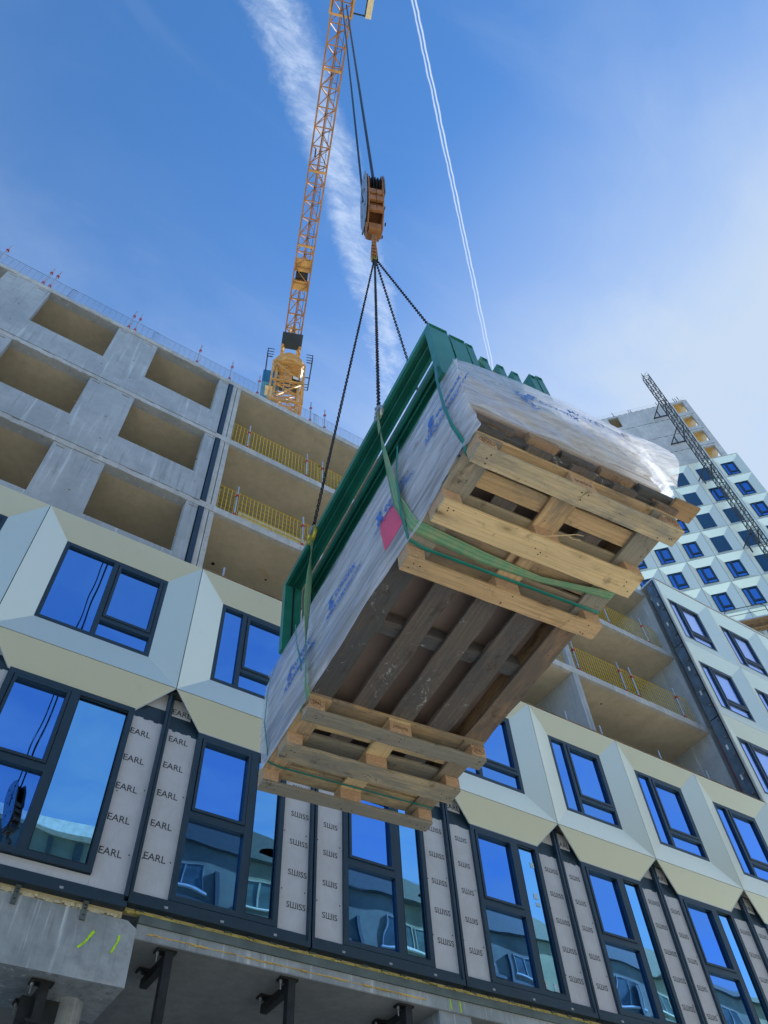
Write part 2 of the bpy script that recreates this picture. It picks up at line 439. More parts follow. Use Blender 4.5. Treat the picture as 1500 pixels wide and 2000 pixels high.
# ------------------------------------------------------------------ mesh helpers
class MB:
    def __init__(s):
        s.v = []; s.f = []; s.uv = None; s.parts = []

    def add(s, vs, fs):
        o = len(s.v)
        s.parts.append((o, len(s.f)))
        s.v += [tuple(p) for p in vs]
        s.f += [tuple(i + o for i in f) for f in fs]
        return s

    def box(s, x0, x1, y0, y1, z0, z1):
        return s.add([(x0, y0, z0), (x1, y0, z0), (x1, y1, z0), (x0, y1, z0), (x0, y0, z1), (x1, y0, z1), (x1, y1, z1), (x0, y1, z1)],
                     [(0, 3, 2, 1), (4, 5, 6, 7), (0, 1, 5, 4), (1, 2, 6, 5), (2, 3, 7, 6), (3, 0, 4, 7)])

    def bevbox(s, x0, x1, y0, y1, z0, z1, b=0.004):
        """box with chamfered edges along x"""
        pr = [(y0 + b, z0), (y1 - b, z0), (y1, z0 + b), (y1, z1 - b), (y1 - b, z1), (y0 + b, z1), (y0, z1 - b), (y0, z0 + b)]
        vs = [(x0, y, z) for y, z in pr] + [(x1, y, z) for y, z in pr]
        fs = [tuple(range(7, -1, -1)), tuple(range(8, 16))] + [(i, (i + 1) % 8, (i + 1) % 8 + 8, i + 8) for i in range(8)]
        return s.add(vs, fs)

    def slabquad(s, q, th):
        """quad q (4 pts) thickened by vector th"""
        th = Vector(th)
        a = [Vector(p) for p in q]
        b = [p + th for p in a]
        n = len(a)
        return s.add(a + b, [tuple(range(n)), tuple(range(2 * n - 1, n - 1, -1))] + [((i + 1) % n, i, i + n, (i + 1) % n + n) for i in range(n)])

    def tube(s, p, q, r, n=6, r2=None, cap=True):
        p = Vector(p); q = Vector(q); d = (q - p)
        if d.length < 1e-6:
            return s
        d.normalize()
        a = d.orthogonal().normalized(); b = d.cross(a)
        r2 = r if r2 is None else r2
        vs = []
        for c, rr in ((p, r), (q, r2)):
            for i in range(n):
                an = 2 * PI * i / n + PI / 4
                vs.append(c + (a * math.cos(an) + b * math.sin(an)) * rr)
        fs = [(i, (i + 1) % n, (i + 1) % n + n, i + n) for i in range(n)]
        if cap:
            fs += [tuple(range(n - 1, -1, -1)), tuple(range(n, 2 * n))]
        return s.add(vs, fs)

    def bar(s, p, q, wd, ht, up=(0, 0, 1)):
        """rectangular bar from p to q"""
        p = Vector(p); q = Vector(q); d = (q - p).normalized()
        u = Vector(up); u = (u - d * u.dot(d))
        if u.length < 1e-4:
            u = d.orthogonal()
        u.normalize(); r = d.cross(u)
        vs = [c + r * (sx * wd / 2) + u * (sz * ht / 2) for c in (p, q) for sx, sz in ((-1, -1), (1, -1), (1, 1), (-1, 1))]
        return s.add(vs, [(3, 2, 1, 0), (4, 5, 6, 7), (0, 1, 5, 4), (1, 2, 6, 5), (2, 3, 7, 6), (3, 0, 4, 7)])

    def path(s, pts, r, n=6, closed=False):
        pts = [Vector(p) for p in pts]
        m = len(pts); vs = []
        prev = None
        for i in range(m):
            if closed:
                d = pts[(i + 1) % m] - pts[i - 1]
            else:
                d = pts[min(i + 1, m - 1)] - pts[max(i - 1, 0)]
            d.normalize()
            if prev is None:
                a = d.orthogonal().normalized()
            else:
                a = (prev - d * prev.dot(d)).normalized()
            prev = a; b = d.cross(a)
            for k in range(n):
                an = 2 * PI * k / n
                vs.append(pts[i] + (a * math.cos(an) + b * math.sin(an)) * r)
        fs = []
        for i in range(m if closed else m - 1):
            j = (i + 1) % m
            for k in range(n):
                fs.append((i * n + k, i * n + (k + 1) % n, j * n + (k + 1) % n, j * n + k))
        if not closed:
            fs += [tuple(range(n - 1, -1, -1)), tuple(range((m - 1) * n, m * n))]
        return s.add(vs, fs)

    def mesh(s, name, mat, smooth=False):
        me = bpy.data.meshes.new(name)
        me.from_pydata([tuple(p) for p in s.v], [], s.f)
        if mat is not None:
            me.materials.append(MAT[mat] if isinstance(mat, str) else mat)
        if smooth:
            me.polygons.foreach_set('use_smooth', [True] * len(me.polygons))
        me.update()
        return me

    def each(s, name, mat, parent=None):
        """every primitive becomes an object of its own"""
        out = []
        st = s.parts + [(len(s.v), len(s.f))]
        for (a, fa), (b, fb) in zip(st[:-1], st[1:]):
            m = MB()
            m.v = s.v[a:b]; m.f = [tuple(i - a for i in f) for f in s.f[fa:fb]]
            out.append(m.build(name, mat, parent))
        return out

    def stuff(s, name, mat, parent=None):
        return tag(s.build(name, mat, parent), kind='stuff')

    def build(s, name, mat, parent=None, smooth=False):
        return link(name, s.mesh(name, mat, smooth), parent)


def link(name, me, parent=None, loc=None, rot=None):
    o = bpy.data.objects.new(name, me)
    col.objects.link(o)
    if parent is not None:
        o.parent = parent
    if loc is not None:
        o.location = loc
    if rot is not None:
        o.rotation_euler = rot
    return o


def tag(o, label=None, cat=None, group=None, kind=None):
    if label: o['label'] = label
    if cat: o['category'] = cat
    if group: o['group'] = group
    if kind: o['kind'] = kind
    return o


def thing(name, label, cat, loc=(0, 0, 0), group=None, matrix=None, parent=None):
    o = bpy.data.objects.new(name, None)
    o.empty_display_size = 0.2
    col.objects.link(o)
    if matrix is not None:
        o.matrix_world = matrix
    else:
        o.location = loc
    return tag(o, label, cat, group)


def text_mesh(body, size, mat, extrude=0.0, shear=0.0, align='LEFT', bold=0.0):
    cu = bpy.data.curves.new('text', 'FONT')
    cu.body = body; cu.size = size; cu.extrude = extrude; cu.shear = shear; cu.offset = bold
    cu.align_x = align
    cu.resolution_u = 3
    o = bpy.data.objects.new('text', cu)
    col.objects.link(o)
    dg = bpy.context.evaluated_depsgraph_get()
    me = bpy.data.meshes.new_from_object(o.evaluated_get(dg))
    bpy.data.objects.remove(o)
    me.materials.clear()
    me.materials.append(MAT[mat])
    me.name = 'lettering'
    return me


# ================================================================== SETTING
GZ = -1.6
g = MB().add([(-400, -400, GZ), (400, -400, GZ), (400, 400, GZ), (-400, 400, GZ)], [(0, 1, 2, 3)]).build('ground', 'ground')
tag(g, kind='structure')

# ------------------------------------------------------------------ MAIN BUILDING
YR = 9.863           # outer ridge of the cladding
YW = YR + 0.189      # window plane
YC = 10.563          # face of bare concrete
K0, W = 0.026, 2.7
K = lambda i: K0 + W * i if i > 0 else (-0.255 if i == 0 else -0.255 + 2.98 * i)
Z1, Z2 = 8.74, 11.77
F = [Z2, 14.80, 17.83, 20.88]      # floor slab tops
ST = 0.22
main = thing('apartment_building', 'half-clad concrete apartment block with champagne metal window panels and bare open storeys above', 'building')


def wall_with_openings(name, x0, x1, z0, z1, y0, y1, opens, mat, parent):
    """wall in the xz plane with rectangular openings (xa,xb,za,zb)"""
    xs = sorted({x0, x1, *[v for o in opens for v in o[:2]]})
    zs = sorted({z0, z1, *[v for o in opens for v in o[2:]]})
    mb = MB()
    for i in range(len(xs) - 1):
        for j in range(len(zs) - 1):
            cx, cz = (xs[i] + xs[i + 1]) / 2, (zs[j] + zs[j + 1]) / 2
            if any(o[0] < cx < o[1] and o[2] < cz < o[3] for o in opens):
                continue
            mb.box(xs[i], xs[i + 1], y0, y1, zs[j], zs[j + 1])
    return mb.build(name, mat, parent)


XL, XE = -12.0, 27.2
DEP = 7.5
# left block: precast walls with window openings
for k in range(3):
    zb, zt = F[k], F[k + 1] - ST
    opens = []
    for n in range(-3, 2):
        a = 0.32 + n * 3.026 if n >= 0 else -2.70 + (n + 1) * 3.026
        if n == 1:
            continue
        opens.append((a, a + 1.90, zb + 0.97, zt - 0.001))
    o = wall_with_openings('precast_wall', XL, 2.50, zb, zt, YC, YC + 0.22, opens, 'wall', main)
    # rough mortar joint under each storey: pale band with broken edge
    mb = MB()
    x = XL
    while x < 2.50:
        d = random.uniform(0.06, 0.30)
        x2 = min(2.50, x + d)
        mb.box(x, x2, YC - random.uniform(0.004, 0.022), YC + 0.1, F[k + 1] - ST + random.uniform(0, .018), F[k + 1] - 0.05 + random.uniform(-.02, .01))
        x = x2
    mb.stuff('mortar_joint', 'slab', main)
    # small rust marked cast-in plates and tie holes near the openings
    mb = MB()
    for a, b, c, d in opens:
        for xx, zz in ((a - 0.22, d - 0.10), (b + 0.16, d - 0.10)):
            mb.box(xx - 0.09, xx + 0.09, YC - 0.004, YC + 0.01, zz - 0.012, zz + 0.012)
            mb.tube((xx - .2, YC - .003, zb + 1.5), (xx - .2, YC + .01, zb + 1.5), 0.022, 8)
            mb.tube((xx - .1, YC - .003, zb + .6), (xx - .1, YC + .01, zb + .6), 0.018, 8)
    mb.each('cast_in_plate', 'bearer', main)
# dark membrane strip and column at the end of the precast walls
for k in range(3):
    MB().box(2.502, 2.525, YC + .02, YC + 0.2, F[k], F[k + 1] - ST - 0.003).build('joint_seal', 'frame_dark', main)
    MB().box(2.527, 2.645, YC - 0.025, YC + 0.2, F[k], F[k + 1] - ST - 0.003).build('membrane_strip', 'channel', main)
    MB().box(2.647, 2.765, YC + 0.0, YC + 1.2, F[k], F[k + 1] - ST - 0.003).build('column', 'slab', main)
    MB().box(2.785, 2.90, YC + 0.003, YC + 1.2, F[k], F[k + 1] - ST - 0.003).build('column', 'slab', main)
# floor slabs: edge strip + body
for k in range(4):
    z1 = F[k]; z0 = z1 - ST
    MB().box(XL, XE, YC + 0.1, YC + DEP, z0, z1 - 0.003).build('floor_slab', 'soffit', main)
    mb = MB()
    x = 2.5
    while x < 19.36:
        x2 = min(19.36, x + random.uniform(0.5, 1.6))
        dy = random.uniform(-.004, .004)
        mb.box(x, x2 - 0.001, YC - 0.012 + dy, YC + 0.097, z0 - 0.004 + random.uniform(0, .006), z1)
        x = x2
    mb.each('slab_edge', 'slab', main)
    if k == 3:
        mb = MB()
        x = XL
        while x < 2.5:
            x2 = min(2.5, x + random.uniform(0.08, 0.3))
            mb.box(x, x2, YC - random.uniform(0.0, 0.03), YC + .097, z0 + 0.02 + random.uniform(0, .03), z1 + random.uniform(-.03, .0))
            x = x2
        mb.each('slab_edge', 'slab', main)
    # drill holes / conduit boxes in the soffit
    mb = MB()
    for _ in range(16):
        hx = random.uniform(3.2, 18.5); hy = random.uniform(YC + .5, YC + 4)
        mb.tube((hx, hy, z0 - 0.004), (hx, hy, z0 + 0.01), random.choice((0.03, 0.045)), 10)
    mb.each('soffit_box', 'frame_dark', main)
# back walls and cross walls
MB().box(XL, XE, YC + DEP, YC + DEP + .2, GZ, F[3] - 0.01).build('rear_wall', 'wall', main)
for xw in (8.42, 13.76):
    for k in range(3):
        MB().box(xw - 0.10, xw + .005, YC + 0.001, YC + DEP, F[k], F[k + 1] - ST - .002).build('cross_wall', 'wall', main)
        MB().box(xw + 0.02, xw + 0.115, YC + 0.004, YC + DEP, F[k], F[k + 1] - ST - .002).build('cross_wall', 'wall', main)
for k in range(3):
    MB().box(19.07, 19.355, YC - .008, YC + DEP, F[k], F[k + 1] - ST - .002).build('cross_wall', 'wall', main)
# insulated dark strip + brackets between open bays and the clad wing
for k in range(3):
    z0, z1 = F[k] + .02, F[k + 1]
    mb = MB().box(18.965, 19.35, YR + .14, YR + .46, z0, z1 - .02)
    o = mb.build('membrane_strip', 'membrane_blue', main)
    mb = MB()
    for z in np.arange(z0 + .35, z1 - .1, 0.62):
        mb.box(18.86, 18.963, YR + .15, YR + .19, z, z + .03)
    mb.each('cladding_clip', 'steel', main)
    mb = MB()
    for z in (z0 + 0.9, z0 + 1.9):
        mb.box(18.953, 18.962, YR + .28, YR + .34, z, z + .16)
    mb.each('paper_tag', 'white', main)
MB().box(19.357, 19.368, YC - .03, YC + .01, F[0], F[1] - .3).build('red_cable', 'red', main)

# ---- windows and cladding panels (shared meshes)
def frame_rect(mb, x0, x1, z0, z1, t, y0, y1):
    mb.box(x0, x1, y0, y1, z1 - t, z1)
    mb.box(x0, x1, y0, y1, z0, z0 + t)
    mb.box(x0, x0 + t, y0, y1, z0 + t, z1 - t)
    mb.box(x1 - t, x1, y0, y1, z0 + t, z1 - t)


def window_set(wl, wr, z0, z1, mull, trans, sash_right=True):
    """meshes for one window, local x from 0 at the bay line; y=0 at the window plane.
    narrow fixed light beside an opening sash with a low fixed light under it"""
    fr = MB()
    frame_rect(fr, wl, wr, z0, z1, 0.075, 0.0, 0.09)
    if sash_right:
        fr.box(mull, mull + .085, 0.0, .09, z0 + .075, z1 - .075)
        fx0, fx1, sx0, sx1 = wl + .075, mull, mull + .085, wr - .075
    else:
        fr.box(mull, mull + .10, 0.0, .09, z0 + .075, z1 - .075)
        sx0, sx1, fx0, fx1 = wl + .075, mull, mull + .10, wr - .075
    fr.box(sx0, sx1, 0.001, .09, trans, trans + .09)
    sash = MB()
    frame_rect(sash, sx0 + .014, sx1 - .014, trans + .09, z1 - .095, 0.05, -0.014, .07)
    seal = MB()  # thin dark strip set around the opening sash
    frame_rect(seal, sx0, sx1, trans + .075, z1 - .078, .014, .02, .085)
    def pane(a, b, c, d):
        return MB().box(a, b, 0.055, .062, c, d)
    return (fr.mesh('window', 'frame'), sash.mesh('sash', 'frame'), seal.mesh('gasket', 'frame_dark'),
            pane(sx0 + .06, sx1 - .06, trans + .135, z1 - .14), pane(fx0, fx1, z0 + .075, z1 - .075), pane(sx0, sx1, z0 + .075, trans))


def make_window(parent, ms, loc, glass, glass_f, rot=None, jitter=0.0):
    fr = link('window', ms[0], parent, loc, rot)
    link('sash', ms[1], fr)
    link('gasket', ms[2], fr)
    for i, (m, g_) in enumerate(zip(ms[3:], (glass, glass_f, glass))):
        p = m[g_]
        o = link('pane', p, fr)
        if jitter:
            o.rotation_euler = (random.uniform(-jitter, jitter), 0, random.uniform(-jitter, jitter))
    return fr


def finish_panes(ms, glasses=('glass', 'glass_fix', 'glass_film')):
    out = list(ms[:3])
    for mb in ms[3:]:
        out.append({g_: mb.mesh('pane', g_) for g_ in glasses})
    return out


def bevel_meshes(wd, ht, wl, wr, wb, wt, dep, gap=0.007):
    """four sloping trays of one cassette; local origin at lower-left ridge corner"""
    a = gap
    O = [(a, 0, a), (wd - a, 0, a), (wd - a, 0, ht - a), (a, 0, ht - a)]
    I = [(wl, dep, wb), (wd - wr, dep, wb), (wd - wr, dep, ht - wt), (wl, dep, ht - wt)]
    res = []
    for i, j in ((0, 1), (1, 2), (2, 3), (3, 0)):
        res.append(MB().slabquad([O[i], O[j], I[j], I[i]], (0, 0.02, 0)).mesh('bevel', 'panel'))
    return res


HT = Z2 - Z1
B_STD = bevel_meshes(W, HT, .587, .533, .599, .507, YW - YR)
W_STD = finish_panes(window_set(.587, W - .533, .599, HT - .507, 1.03, .599 + .42))
back_std = MB().box(-.02, .02, 0.035, .11, 0, HT).box(0.02, W - .02, .03, .06, -.02, .02).mesh('facade_panel', 'frame_dark')


def add_panel(parent, x, z, glass='glass', wd=None, bev=None, win=None, back=None, top_cap=False):
    p = link('facade_panel', back or back_std, parent, (x, YR, z))
    for m in (bev or B_STD):
        b = link('bevel', m, p)
    make_window(parent, win or W_STD, (x, YW, z), glass, glass, jitter=0.0012)


# wide first bay
WD0 = K(1) - K(0)
B_W0 = bevel_meshes(WD0, HT, .519, .533, .599, .507, YW - YR)
W_W0 = finish_panes(window_set(.519, WD0 - .533, .599, HT - .507, 1.42, .599 + .42))
back_w0 = MB().box(-.02, .02, 0.035, .11, 0, HT).box(0.02, WD0 - .02, .03, .06, -.02, .02).mesh('facade_panel', 'frame_dark')
for i in range(-2, 1):
    add_panel(main, K(i), Z1, 'glass', bev=B_W0, win=W_W0, back=back_w0)
for i in range(1, 10):
    add_panel(main, K(i), Z1, 'glass')
# clad wing above
for k in range(3):
    for i in range(7, 10):
        add_panel(main, K(i), F[k], 'glass_film' if i >= 7 else 'glass')
MB().box(K(7) - .02, XE, YR - .03, YR + .75, F[3] + .003, F[3] + .07).build('parapet_capping', 'capping', main)
MB().box(K(7) - .045, K(7) - .022, YR - .004, YR + .05, F[0], F[3]).build('corner_trim', 'capping', main)
# ledge on top of the first clad storey
MB().box(K(1), K(7), YR - .012, YC + 0.02, Z2 + .004, Z2 + .022).build('ledge_flashing', 'bearer', main)
MB().box(XL, K(1) - .003, YR + .03, YC + .02, Z2 - .03, Z2 + .0).build('ledge_flashing', 'frame_dark', main)

# ---- lower clad storey: top bevels + bare boards + tall windows
ZB, ZT = 5.46, Z1 - .536
lowwin_fr = {}


def low_window(x, fl, fr_, mull, yo=0.0, zo=0.0):
    z0, z1 = 5.47 + zo, 8.19
    y = 10.03 - yo
    fr = MB(); frame_rect(fr, fl, fr_, z0, z1, .08, 0, .10)
    fr.box(mull, mull + .13, 0.0, .10, z0 + .08, z1 - .08)
    trz = 6.70
    fr.box(fl + .08, mull, 0.002, .10, trz, trz + .12)
    f = link('window', fr.mesh('window', 'frame'), main, (x, y, 0))
    s = MB(); frame_rect(s, fl + .095, mull - .012, trz + .125, z1 - .095, .045, -.014, .08)
    link('sash', s.mesh('sash', 'frame'), f)
    s = MB(); frame_rect(s, fl + .08, mull, trz + .12, z1 - .08, .014, .02, .09)
    frame_rect(s, mull + .13, fr_ - .08, z0 + .08, z1 - .08, .012, -.002, .03)
    link('gasket', s.mesh('gasket', 'frame_dark'), f)
    for a, b, c, d, gl in ((fl + .14, mull - .057, trz + .17, z1 - .14, 'glass'), (fl + .08, mull, z0 + .08, trz, 'glass'), (mull + .13, fr_ - .08, z0 + .08, z1 - .08, 'glass_fix')):
        o = link('pane', MB().box(a, b, .06, .067, c, d).mesh('pane', gl), f)
        o.rotation_euler = (0, 0, random.uniform(-.0008, .0008))
    return f


def top_bevel(x0, x1, tl, tr):
    a = .007
    q = [(x0 + tl, YR + .177, ZT), (x1 - tr, YR + .177, ZT), (x1 - a, YR, Z1 - .008), (x0 + a, YR, Z1 - .008)]
    o = MB().slabquad(q, (0, .02, .004)).build('facade_panel', 'panel', main)
    MB().bar((q[0][0], q[0][1] - .006, ZT - .006), (q[1][0], q[1][1] - .006, ZT - .006), .016, .014).bar(q[0], q[3], .012, .012).bar(q[1], q[2], .012, .012).build('edge_trim', 'capping', o)
    return o


SW = text_mesh('S\u0428ISS', .125, 'ink_grey', bold=.0015)
SW4 = text_mesh('S\u0428IS', .125, 'ink_grey', bold=.0015)
EARL = text_mesh('EARL', .145, 'ink_grey', bold=.0015)


def board(x0, x1, y, texts, parent=main, z0=ZB, z1=8.12):
    o = MB().box(x0, x1, y, y + .012, z0, z1).build('cement_board', 'board', parent)
    for me, tx, tz in texts:
        link('lettering', me, o, (tx, y - .002, tz), (PI / 2, 0, 0))
    # fixings and torn tape at the top
    mb = MB()
    for zz in (z0 + .55, z0 + 1.5):
        for xx in (x0 + .05, x1 - .05):
            xx += random.uniform(-.01, .01); zq = zz + random.uniform(-.1, .1)
            mb.tube((xx, y - .006, zq), (xx, y + .002, zq), .010, 6)
    mb.stuff('screw', 'frame_dark', o)
    mb = MB()
    x = x0
    while x < x1:
        dx = random.uniform(.02, .09)
        mb.box(x, min(x + dx, x1), y - .003, y - .001, z1 - random.uniform(.005, .035), z1 + .02)
        x += dx
    mb.stuff('tape', 'channel', o)
    return o


rows = [7.78, 7.30, 6.82, 6.33, 5.84]
for i in range(-1, 9):
    x0, x1 = K(i), K(i + 1)
    wide = i <= 0
    yo = .06 if wide else 0
    tl, tr = (.50, .528) if wide else (.559, .528)
    top_bevel(x0, x1, tl, tr)
    fl, fr_, mull = (.52, x1 - x0 - .535, 1.46) if wide else (.555, 2.165, 1.515)
    low_window(x0, fl, fr_, mull, yo, .06 if wide else 0)
    yb = 10.085 - yo
    # boards left and right of the window
    if i <= 0:
        left_t, right_t = [], [(EARL, x0 + fr_ + .01, z) for z in rows]
    elif i == 1:
        left_t = [(EARL, x0 + .10, z + .12) for z in rows[0:]]
        right_t = [(SW, x0 + fr_ + .14, z - .02) for z in rows]
    else:
        dz = random.uniform(-.1, .1)
        left_t = [(SW4, x0 + .20, z + dz) for z in rows]
        right_t = [(SW, x0 + fr_ + .12, z - dz + random.uniform(-.012, .012)) for z in rows]
    if i <= 0:
        board(x0 + .055, x0 + fl - .002, yb, left_t, z1=8.15)
        board(x0 + fr_ + .002, x1 - .055, yb, right_t, z0=5.36, z1=8.12)
        MB().box(x0 + fl, x0 + fr_, yb, yb + .012, 5.362, 5.52).build('cement_board', 'board', main)
    else:
        board(x0 + .055, x0 + fl - .002, yb, left_t)
        board(x0 + fr_ + .002, x1 - .055, yb, right_t)
    # dark membrane above boards + triangle boards up to the ridge
    MB().box(x0 + .05, x1 - .05, yb + .016, yb + .02, 8.1, 8.74).build('membrane', 'channel', main)
    MB().box(x0 + .05, x0 + .40, yb + .004, yb + .014, 8.38, 8.70).box(x1 - .40, x1 - .05, yb + .004, yb + .014, 8.38, 8.70).each('cement_board', 'board', main)
    if i >= 1:
        link('lettering', EARL, main, (x0 + .07, yb + .002, 8.42), (PI / 2, 0, 0))
    # edge channels of this cassette (a slim dark slot between neighbours)
    mb = MB()
    mb.box(x0 + .012, x0 + .055, yb - .075, yb + .05, ZB - .12, 8.72)
    mb.box(x1 - .055, x1 - .012, yb - .075, yb + .05, ZB - .12, 8.72)
    mb.each('edge_channel', 'channel', main)
    zl = 5.30 if not wide else 5.20
    mb = MB()
    mb.box(x0 + .012, x1 - .012, yb - .080, yb + .06, zl, zl + .075)
    mb.box(x0 + .056, x1 - .056, yb - .055, yb + .06, zl + .078, 5.462 if not wide else 5.36)
    mb.each('sill_channel', 'channel', main)
    mb = MB()
    for s in range(3):
        xx = x0 + .5 + s * .8
        mb.box(xx, xx + .05, yb - .086, yb - .081, zl + .03, zl + .06)
    mb.each('sill_clip', 'steel', main)
MB().box(XL, XE, 10.17, 10.30, 5.30, 8.74).build('backing_wall', 'frame_dark', main)

for sx_, sz_, sw_, sh_ in ((1.93, 7.74, .09, .10), (1.86, 7.13, .10, .10), (1.88, 7.0, .09, .07), (1.72, 5.60, .06, .12), (1.90, 5.60, .09, .12)):
    MB().box(K(3) + sx_, K(3) + sx_ + sw_, 10.084, 10.0875, sz_, sz_ + sh_).build('sticker', 'sticker_pale', main)

# ---- under the facade: insulation, foam, steel angle, slab edge, soffit
def ragged(name, mat, x0, x1, y0, y1, zt, zb_mean, amp, step, parent=main):
    mb = MB(); x = x0; ph = random.random() * 10
    while x < x1:
        x2 = min(x + step * random.uniform(.6, 1.5), x1)
        z = zb_mean + amp * noise.noise(Vector((x * 5.0, ph, 0))) + amp * .5 * random.uniform(-1, 1)
        yy = y0 + random.uniform(-.012, .012)
        mb.box(x, x2 + .004, yy, y1, z, zt)
        x = x2
    return mb.build(name, mat, parent)


MB().box(2.75, XE, 10.14, 10.20, 5.235, 5.32).build('timber_packer', 'cream', main)
mb = MB()
x = 2.9
while x < XE:
    mb.box(x, x + .10, 10.115, 10.16, 5.255, 5.315); x += random.uniform(.30, .46)
mb.each('packing_shim', 'plaster', main)
tag(ragged('foam_bead', 'foam', 2.75, XE, 10.10, 10.14, 5.262, 5.228, .028, .035), kind='stuff')
MB().box(2.95, XE, 10.075, 10.3, 5.115, 5.225).build('steel_angle', 'plaster', main)
MB().box(2.95, XE, 10.10, 10.5, 4.94, 5.113).build('slab_edge', 'beam', main)
ragged('rust_seam', 'pl_yellow', 3.1, 7.4, 10.088, 10.101, 5.022, 5.006, .012, .06)
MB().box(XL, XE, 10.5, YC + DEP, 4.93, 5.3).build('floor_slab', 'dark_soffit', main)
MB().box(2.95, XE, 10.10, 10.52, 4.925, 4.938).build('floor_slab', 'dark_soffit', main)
# big transfer beam at left
mb = MB().slabquad([(XL, 10.05, 4.33), (2.935, 10.05, 4.33), (2.935, 10.05, 5.02), (2.80, 10.05, 5.10), (XL, 10.05, 5.10)], (0, 1.10, 0))
mb.build('transfer_beam', 'beam', main)
MB().box(XL, 2.72, 10.08, 10.2, 5.10, 5.24).build('timber_packer', 'cream', main)
ragged('foam_bead', 'foam_white', XL, 2.68, 10.045, 10.08, 5.155, 5.105, .03, .03)
mb = MB()
for xx in (0.45, 1.36, 2.20):
    mb.box(xx, xx + .065, 10.02, 10.044, 4.97, 5.23)
brs = mb.each('fixing_bracket', 'plaster', main)
for o, xx in zip(brs, (0.45, 1.36, 2.20)):
    mb = MB()
    for zz in (5.02, 5.10, 5.14):
        mb.box(xx + .022, xx + .043, 10.017, 10.0195, zz, zz + .018)
    mb.stuff('slot', 'frame_dark', o)
# lime marks, as sprayed on the concrete
def mark(pts, wd, y):
    mb = MB()
    for a, b in zip(pts[:-1], pts[1:]):
        mb.bar((a[0], y, a[1]), (b[0], y, b[1]), .004, wd * random.uniform(.8, 1.2), up=(0, 0, 1) if abs(a[0] - b[0]) > abs(a[1] - b[1]) else (1, 0, 0))
    return mb.build('paint_mark', 'lime', main)


mark([(2.42, 4.885), (2.375, 4.80), (2.345, 4.74), (2.27, 4.66)], .030, 10.046)
mark([(2.74, 4.90), (2.735, 4.83), (2.71, 4.76), (2.68, 4.68)], .026, 10.046)
mark([(7.85, 5.10), (7.85, 5.0), (7.86, 4.96)], .022, 10.096)
mark([(8.02, 5.10), (8.03, 5.03), (8.03, 4.95)], .022, 10.096)
# columns
mb = MB().tube((2.48, 10.72, GZ), (2.48, 10.72, 4.33), .185, 32)
mb.build('round_column', 'beam', main, smooth=False)
MB().box(7.64, 8.22, 10.12, 10.7, GZ, 4.94).build('square_column', 'beam', main)
MB().box(13.4, 14.0, 10.12, 10.7, GZ, 4.94).build('square_column', 'beam', main)


# steel angle brackets hung from the soffit
def bracket(x, y, z, ln, armlen=.78):
    r = MB()
    r.bevbox(0, 1, 0, 1, 0, 1) if False else None
    r.box(x - .055, x + .055, y - .055, y + .055, z - ln, z - .03)
    r.box(x - .050, x + .050, y + .056, y + armlen, z - .16, z - .05)
    o = r.build('steel_bracket', 'black', main)
    pl = MB()
    for yy in (y + .02, y + armlen - .16):
        pl.box(x - .17, x + .10, yy - .07, yy + .07, z - .032, z - .006)
    pl.each('base_plate', 'black', o)
    bt = MB()
    for yy in (y + .02, y + armlen - .16):
        for xx in (x - .135,):
            bt.tube((xx, yy, z - .15), (xx, yy, z - .03), .010, 8)
            bt.tube((xx, yy, z - .065), (xx, yy, z - .034), .022, 6)
    bt.stuff('bolt', 'steel', o)
    MB().tube((x, y - .057, z - .10), (x, y - .05, z - .10), .012, 10).build('bolt_hole', 'frame_dark', o)
    return o


for xx in (3.45, 5.22, 7.12, 9.6, 11.5):
    b = bracket(xx, 10.20, 4.925, 1.6)
    MB().box(xx - .16, xx + .20, 10.27, 10.29, 3.7, 4.05).build('end_plate', 'black', b)
b = bracket(2.06, 10.26, 4.32, .42)
MB().box(1.86, 2.30, 10.33, 10.36, 3.86, 4.17).build('end_plate', 'black', b)
MB().box(1.93, 2.20, 10.17, 10.30, 3.86, 3.89).build('end_plate', 'black', b)

# ------------------------------------------------------------------ GUARD RAILS
def wire_panel(x0, x1, y, z0, z1, dx=.10, nz=7, r=.0065, mat='mesh_yellow', parent=None, top_loop=False):
    mb = MB()
    x = x0
    while x <= x1 + 1e-6:
        mb.tube((x, y, z0), (x, y, z1), r, 3, cap=False); x += dx
    for k in range(nz):
        z = z0 + (z1 - z0) * k / (nz - 1)
        mb.tube((x0, y - r, z), (x1, y - r, z), r * (1.8 if k in (0, nz - 1) else 1.1), 3, cap=False)
    o = mb.build('wire_mesh', mat, parent)
    return tag(o, kind='stuff')


def guard(label, x0, x1, zf, posts, mat='mesh_yellow', y=None, h=1.05, group='mesh guard rails along the slab edges', z0off=.06, dx=.10):
    y = y or YC + .10
    t = thing('guard_rail', label, 'guard rail', ((x0 + x1) / 2, y, zf), group)
    t_inv = Matrix.Translation((-(x0 + x1) / 2, -y, -zf))
    n = max(1, round((x1 - x0) / 2.6)); L = (x1 - x0) / n
    for k in range(n):
        o = wire_panel(x0 + k * L, x0 + (k + 1) * L + .12, y + .012 * (k % 2), zf + z0off, zf + h, dx=dx, nz=7, mat=mat, parent=t, r=.0042 if mat == 'mesh_grey' else .0068)
        o.matrix_parent_inverse = t_inv
    for x in posts:
        o = MB().tube((x, y - .05, zf - .01), (x, y - .05, zf + 1.22), .022, 10).build('post', 'post', t)
        o.matrix_parent_inverse = t_inv
        q = MB().box(x - .035, x + .035, y - .085, y - .015, zf + .82, zf + .88).box(x - .035, x + .035, y - .085, y - .015, zf + .08, zf + .12)
        q = q.build('clamp', 'red', o)
    return t


